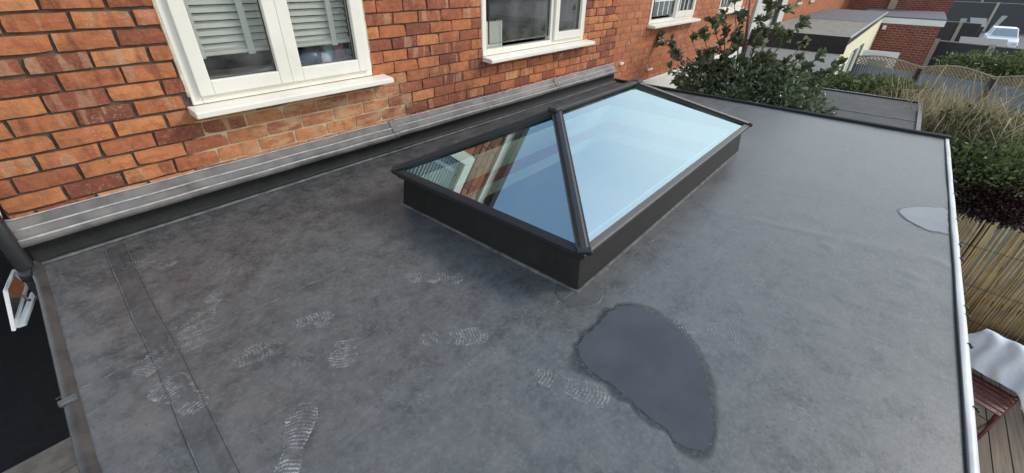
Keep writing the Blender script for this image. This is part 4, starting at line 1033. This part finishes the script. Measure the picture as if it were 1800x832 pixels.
# ------------------------------------------------------------------ left: side passage
pv = plain('buff_paving', (.30, .25, .19), .85, .25, 7, .4, dirt=(.13, .11, .09))
path = bpy.data.objects.new('paved_path', None); COL.objects.link(path); path.location = (-1, 4.4, GZ); BASE['paved_path'] = Matrix.Translation((-1, 4.4, GZ)); struct(path)
for j in range(6):
    for i in range(5):
        x = -3.2 + i * .61 + (.3 if j % 2 else 0); y = 4.86 - j * .40
        MB().box(x, min(x + .60, -.25), y - .392, y, GZ + .003, GZ + .045 + random.uniform(0, .006)).build('slab', pv, path, bevel=.005)
tarmac = plain('shaded_tarmac', (.009, .009, .009), .9, .3, 9, .4)  # the passage's deep shade is put into this near-black ground colour
struct(MB().poly([(-14, 4.87, GZ + .008), (-.2, 4.87, GZ + .008), (-.2, 14, GZ + .008), (-14, 14, GZ + .008)]).build('tarmac_passage', tarmac))
fnc = thing('added_dark_fence', 'board fence coloured near black as shade, added to close the side passage at the left', 'fence', (-3, 8.2, GZ))
bm_ = plain('shaded_boards', (.009, .009, .009), .9, .3, 9, .3)  # fence added at the back; passage shade put into its near-black boards
for k in range(40):
    x = -6.2 + k * .15; MB().box(x, x + .146, 8.2, 8.222, GZ + .01, GZ + 1.9 + .01 * (k % 2)).build('board', bm_, fnc)
for z in (GZ + .4, GZ + 1.5): MB().box(-6.2, -.2, 8.223, 8.27, z, z + .08).build('rail', bm_, fnc)
pipe = thing('downpipe', 'black plastic downpipe on the house corner at the left', 'pipe', (-.245, 2.92, GZ))
MB().tube([(-.245, 2.92, GZ), (-.245, 2.92, 2.35)], .034, 16).build('pipe_run', M['black'], pipe, True)
for z in (-.03, -1.5, 1.2): MB().tube([(-.245, 2.92, z - .03), (-.245, 2.92, z + .03)], .040, 16).build('collar', M['black'], pipe, True)
# open top-hung sash in the side of the house
ow = thing('open_window', 'white open window sash tilted out in the dark passage at the left', 'window', tuple(P(30, 530, 0, -.33)))
def pp(u, v, x): return Vector(P(u, v, 0, x))
def sash(c4, wd, mat, nm, th=.022):
    c = [Vector(q) for q in c4]; n = (c[1] - c[0]).cross(c[3] - c[0]).normalized()
    inn = []
    for i in range(4):
        a = (c[(i + 1) % 4] - c[i]).normalized(); b = (c[i - 1] - c[i]).normalized(); inn.append(c[i] + (a + b) * wd)
    mb = MB(); mb.v = [tuple(q + n * th) for q in c] + [tuple(q + n * th) for q in inn] + [tuple(q - n * th) for q in c] + [tuple(q - n * th) for q in inn]
    for i in range(4):
        k = (i + 1) % 4; mb.f += [(i, k, 4 + k, 4 + i), (8 + k, 8 + i, 12 + i, 12 + k), (k, i, 8 + i, 8 + k), (4 + i, 4 + k, 12 + k, 12 + i)]
    mb.build(nm, mat, ow); return inn
inn = sash([pp(24, 474, -.30), pp(50, 500, -.30), pp(24, 582, -.36), pp(8, 512, -.36)], .017, M['upvc_clean'], 'sash', .006)
MB().poly([tuple(q) for q in inn]).build('pane', M['wglass'], ow)
MB().bar(pp(61, 514, -.29), pp(38, 573, -.34), .03, .014).build('frame', M['upvc_clean'], ow, bevel=.004)
MB().bar(pp(40, 520, -.31), pp(52, 528, -.29), .01, .01).build('stay', M['gasket'], ow)

# ------------------------------------------------------------------ beyond: neighbours, fences, yard
hc = thing('brick_house', 'orange brick house above the flat brown roof, with a black downpipe on pale render', 'house', (20, 6, GZ))
MB().box(END_B + .004, 34, WY + .002, WY + .22, GZ, EAVE + .4).build('wall', M['brick_far'], hc)
rn = plain('grey_render', (.52, .52, .48), .85, .08)
MB().box(END_B + .05, 15.6, WY - .05, WY - .0, -.02, EAVE + .3).build('render_panel', rn, hc)
MB().box(END_B + .05, 15.6, WY - .052, WY - .0, GZ, -.03).build('lower_brick', M['brick_red'], hc)
MB().tube([(14.3, WY - .12, GZ), (14.3, WY - .12, EAVE)], .06, 10).build('downpipe', M['black'], hc, True)
for x in (17.2, 19.3): 
    w_ = MB().box(x, x + .55, WY - .012, WY + .02, .62, 1.5).build('window', M['gasket'], hc); MB().box(x - .06, x + .61, WY - .06, WY - .013, .56, .62).build('sill', rn, hc)
MB().box(END_B, 34, WY - .2, 9, EAVE + .4, EAVE + .5).build('roof', tile, hc)

ce = thing('cream_extension', 'cream rendered flat-roofed extension in the distance with a black fascia', 'extension', (18, 2, GZ))
CXa, CXb, CYa = 12.5, 24.0, .95
MB().box(CXa + .05, CXb, CYa + .05, WY - .055, GZ, .02).build('wall', plain('cream_render', (.78, .72, .50), .85, .05), ce)
MB().box(CXa + .03, CXa + .048, CYa + .1, WY - .06, GZ, -.16).build('end_wall', plain('pale_grey_render', (.62, .63, .62), .85, .06), ce)
MB().box(CXa, CXa + .045, CYa, WY - .056, -.15, .20).build('fascia', M['black'], ce)
MB().box(CXa + .046, CXb, CYa, CYa + .03, .03, .205).build('fascia', M['black'], ce)
MB().box(CXa + .046, 17.5, CYa + .031, WY - .056, .10, .19).build('roof_near', plain('brown_chippings', (.25, .215, .18), .95, .25, 5, .4, dirt=(.16, .14, .12)), ce)
MB().box(17.5, CXb, CYa + .031, WY - .056, .10, .196).build('roof_far', plain('dark_felt', (.13, .13, .13), .85, .2), ce)
MB().box(CXa + .046, CXb, CYa - .02, CYa - .001, .17, .20).build('drip_edge', plain('drip', (.5, .5, .48), .5), ce)
for (x0_, x1_, z0_, z1_) in ((13.4, 14.3, -1.5, -.55), (15.4, 16.4, -1.7, -.4), (17.2, 18.4, -2.6, -.45)):
    wi = MB().box(x0_, x1_, CYa + .03, CYa + .048, z0_, z1_).build('window', M['gasket'], ce)
    mb = MB(); mb.box(x0_ - .08, x0_, CYa + .01, CYa + .049, z0_, z1_); mb.box(x1_, x1_ + .08, CYa + .01, CYa + .049, z0_, z1_); mb.box(x0_ - .08, x1_ + .08, CYa + .01, CYa + .049, z0_ - .1, z0_); mb.build('frame', M['upvc_clean'], wi)
dr = MB().box(18.6, 18.66, CYa - .95, CYa - .02, GZ + .05, -.65).build('door', M['upvc_clean'], ce)
MB().box(18.59, 18.67, CYa - .75, CYa - .25, GZ + .9, -.9).build('door_pane', plain('obscure_glass', (.36, .37, .33), .2), dr)

ob = thing('brick_outbuilding', 'dark red brick outbuilding with a white fascia beyond the trellis', 'outbuilding', (27, 0, GZ))
MB().box(24.01, 30, -.84, 1.8, GZ, -.16).build('wall', M['brick_red'], ob)
MB().box(23.95, 24.0, -.90, 1.0, -.20, .0).build('fascia', M['upvc_clean'], ob)
MB().box(24.0, 30.1, -.90, 1.9, -.10, .04).build('roof', plain('felt_roof2', (.11, .11, .115), .8, .2), ob)
MB().box(23.93, 24.0, .78, .9, -.42, -.28).build('alarm_box', M['upvc_clean'], ob)
fb = thing('far_brick_building', 'red brown brick building behind the outbuilding at the top edge', 'building', (33, 1, GZ))
MB().box(31, 36, -1.05, 6, GZ, 2.2).build('wall', M['brick_red'], fb)
MB().box(30.9, 31.0, 1.0, 1.3, GZ, 2.2).build('pale_pier', plain('pier', (.42, .34, .25), .85), fb)
MB().box(30.8, 36.2, -1.2, 6.1, 2.2, 2.35).build('roof', tile, fb)

cor = plain('grey_fence_panel', (.27, .29, .32), .5, .12, 3, .1); tre = plain('trellis_wood', (.36, .29, .20), .8, .2, 12)
fe = thing('trellis_fence', 'grey ribbed fence with arched wooden trellis tops across the gardens', 'fence', (17, -1, GZ))
tops = [(1486, 109), (1614, 128), (1742, 147), (1880, 168), (2010, 187)]
FT = -1.0; fp_ = [Vector((*G(u, v, FT)[:2], 0)) for u, v in tops]
for i in range(len(fp_) - 1):
    a, b = fp_[i], fp_[i + 1]; d = (b - a); L = d.length; d.normalize(); nrm = Vector((-d.y, d.x, 0))
    mb = MB(); nr = 26; 
    for k in range(nr * 2 + 1):
        t = .04 + (L - .08) * k / (nr * 2); q = a + d * t + nrm * (.012 if (k // 1) % 2 else -.012); mb.v += [(q.x, q.y, GZ + .02), (q.x, q.y, FT)]
        if k: mb.f.append((2 * k - 2, 2 * k, 2 * k + 1, 2 * k - 1))
    mb.build('panel', cor, fe)
    arch = lambda t: FT + .16 + .13 * math.sin(math.pi * t) ** 1.3
    mb = MB(); m_ = 24
    mb.tube([tuple(a + d * (L * k / m_)) [:2] + (arch(k / m_),) for k in range(m_ + 1)], .022, 5); mb.build('top_rail', tre, fe)
    mb = MB()
    for s_ in (-1, 1):
        for k in range(-3, 22):
            t0 = k / 19; pts = []
            for h in np.linspace(0, .36, 10):
                t = t0 + s_ * h / L
                if 0 <= t <= 1 and FT + h <= arch(t): pts.append(a + d * (t * L) + Vector((0, 0, FT + h)))
            if len(pts) > 1: mb.bar(pts[0], pts[-1], .008, .022)
    mb.build('lattice', tre, fe)
    MB().box(a.x - .05, a.x + .05, a.y - .05, a.y + .05, GZ, FT + .12).build('post', M['black'], fe)

conc = plain('concrete_post', (.40, .36, .30), .9, .12); dk = plain('charcoal_fence', (.045, .048, .055), .6, .15)
def dark_fence(label, pts, zt, npost):
    t = thing('charcoal_fence', label, 'fence', (pts[0][0], pts[0][1], GZ))
    for i in range(len(pts) - 1):
        a, b = Vector((*pts[i], 0)), Vector((*pts[i + 1], 0)); d = (b - a).normalized()
        n = max(1, int((b - a).length / .16))
        q0 = a; 
        MB().bar(a + Vector((0, 0, (zt + GZ) / 2)), b + Vector((0, 0, (zt + GZ) / 2)), .03, zt - GZ).build('panel', dk, t)
        MB().bar(a + Vector((0, 0, zt + .02)), b + Vector((0, 0, zt + .02)), .06, .035).build('cap_rail', conc, t)
        MB().box(a.x - .10, a.x - .02, a.y - .09, a.y + .09, GZ, zt + .08).build('post', conc, t)
    return t
f1 = [tuple(G(u, v, -.8)[:2]) for u, v in ((1646, 72), (1744, 82), (1850, 92), (1960, 103))]
dark_fence('charcoal fence with pale concrete posts beside the brick outbuilding', f1, -.8, 3)
dark_fence('charcoal yard fence running behind the white van', [(62, -1.2), (62, -5.2), (62, -9.2), (62, -13.2), (62, -18)], -.4, 4)
dark_fence('charcoal yard fence between the outbuilding and the parked van', [(40, -1.2), (40, -2.2), (39.6, -3.1)], -.9, 3)
dark_fence('farthest charcoal fence at the top right border', [(84, 0), (84, -5.5), (84, -11), (84, -17), (84, -24)], -.2, 4)
gs = thing('grey_shed', 'low grey felt-roofed shed behind the charcoal fence', 'shed', (33, -4.2, GZ))
g4 = [G(1684, 78, -1.3), G(1768, 85, -1.3), G(1772, 70, -1.3), G(1689, 64, -1.3)]
MB().hexa([(q[0], q[1], -1.36) for q in g4] + [(q[0], q[1], -1.3) for q in g4]).build('roof', plain('shed_felt', (.14, .14, .145), .8, .1), gs)
cc = sum(g4) / 4; g5 = [cc + (q - cc) * .96 for q in g4]
MB().hexa([(q[0], q[1], GZ) for q in g5] + [(q[0], q[1], -1.361) for q in g5]).build('wall', dk, gs)
yard = plain('yard_concrete', (.13, .13, .13), .9, .2, 2)
struct(MB().poly([(38, -40, GZ + .006), (120, -40, GZ + .006), (120, 12, GZ + .006), (38, 12, GZ + .006)]).build('yard', yard))
shrub('green_bush', 'light green bush behind the second trellis panel', 'bush', [(1695, 118, 20.5, .7, .45), (1725, 125, 20, .7, .4)], LEAFG, 2600, (.06, .13))
shrub('green_bush', 'broad light green bush behind the right-hand trellis panel', 'bush', [(1770, 128, 20, .9, .5), (1800, 130, 20, .9, .5)], LEAFG, 3200, (.06, .13))
# white car, nose towards the house
vn = thing('white_car', 'small white car parked in the yard at the upper right', 'car', (44.8, -4.75, GZ))
vw = plain('car_paint', (.74, .78, .80), .3, .03)
def vsec(rows, nm, mat, bev=.04):            # rows: (x, half width, z low, z high)
    mb = MB(); yc = -4.75
    for (x, hw, z0_, z1_) in rows: mb.v += [(x, yc - hw, GZ + z0_), (x, yc + hw, GZ + z0_), (x, yc + hw * .96, GZ + z1_), (x, yc - hw * .96, GZ + z1_)]
    for i in range(len(rows) - 1):
        a = i * 4
        for k in range(4): mb.f.append((a + k, a + (k + 1) % 4, a + 4 + (k + 1) % 4, a + 4 + k))
    mb.f += [(3, 2, 1, 0), tuple(len(mb.v) - 4 + k for k in range(4))]
    return mb.build(nm, mat, vn, bevel=bev)
vsec([(43.0, .66, .32, .62), (43.08, .74, .22, .74), (43.9, .78, .2, .90), (46.2, .78, .2, .93), (46.7, .72, .25, .85)], 'body', vw)
vsec([(43.85, .70, .88, .92), (44.55, .60, .88, 1.40), (45.7, .60, .88, 1.42), (46.4, .66, .88, .95)], 'cabin', vw)
MB().poly([(43.90, -5.37, GZ + .965), (43.90, -4.13, GZ + .965), (44.49, -4.23, GZ + 1.37), (44.49, -5.27, GZ + 1.37)]).build('windscreen', plain('screen_glass', (.25, .31, .33), .12), vn)
for y in (-5.3, -4.2): MB().box(42.99, 43.05, y - .13, y + .13, GZ + .56, GZ + .68).build('headlight', plain('lamp', (.6, .6, .6), .2), vn, bevel=.015)
MB().box(42.985, 43.03, -5.05, -4.45, GZ + .38, GZ + .5).build('grille', M['black'], vn)
for x in (43.7, 46.0):
    for y in (-5.49, -4.01):
        wl = MB().tube([(x, y - .08, GZ + .29), (x, y + .08, GZ + .29)], .29, 16).build('wheel', M['black'], vn, True); MB().tube([(x, y - .09, GZ + .29), (x, y + .09, GZ + .29)], .17, 12).build('rim', plain('rim', (.4, .4, .4), .4), wl)
# loose sheets on the yard
for (u, v, x, wd, ht, tz, lab, nm) in ((1722, 40, 48, 1.5, .9, .25, 'pale board leaning beside the tarpaulin sheet in the yard', 'leaning_board'), (1752, 38, 49, .5, 1.2, -.5, 'narrow white board propped upright in the yard', 'leaning_board'),
                                   (1770, 16, 74, 3.0, .5, .15, 'long white panel lying far off in the yard', 'leaning_board'), (1692, 40, 40.6, .5, .7, 0, 'small white board beside the nearest yard fence', 'leaning_board')):
    c = T(u, v, x); wh = plain('sheet_' + str(u), (.36, .36, .35), .6, .1)
    wd *= .6; ht *= .6; tz *= .6
    sh_ = thing(nm, lab, 'board', (x, float(c[1]), GZ))
    z0_ = c[2] - ht / 2
    MB().hexa([(x, c[1] - wd / 2, z0_), (x + .06, c[1] - wd / 2, z0_), (x + .06, c[1] + wd / 2, z0_ + tz), (x, c[1] + wd / 2, z0_ + tz),
               (x + .3, c[1] - wd / 2 + tz, z0_ + ht), (x + .36, c[1] - wd / 2 + tz, z0_ + ht), (x + .36, c[1] + wd / 2 + tz, z0_ + ht), (x + .3, c[1] + wd / 2 + tz, z0_ + ht)]).build('sheet', wh, sh_)
    MB().box(x + .1, x + .3, c[1] - wd * .4, c[1] + wd * .4, GZ + .007, z0_ + .02).build('stand', M['black'], sh_)
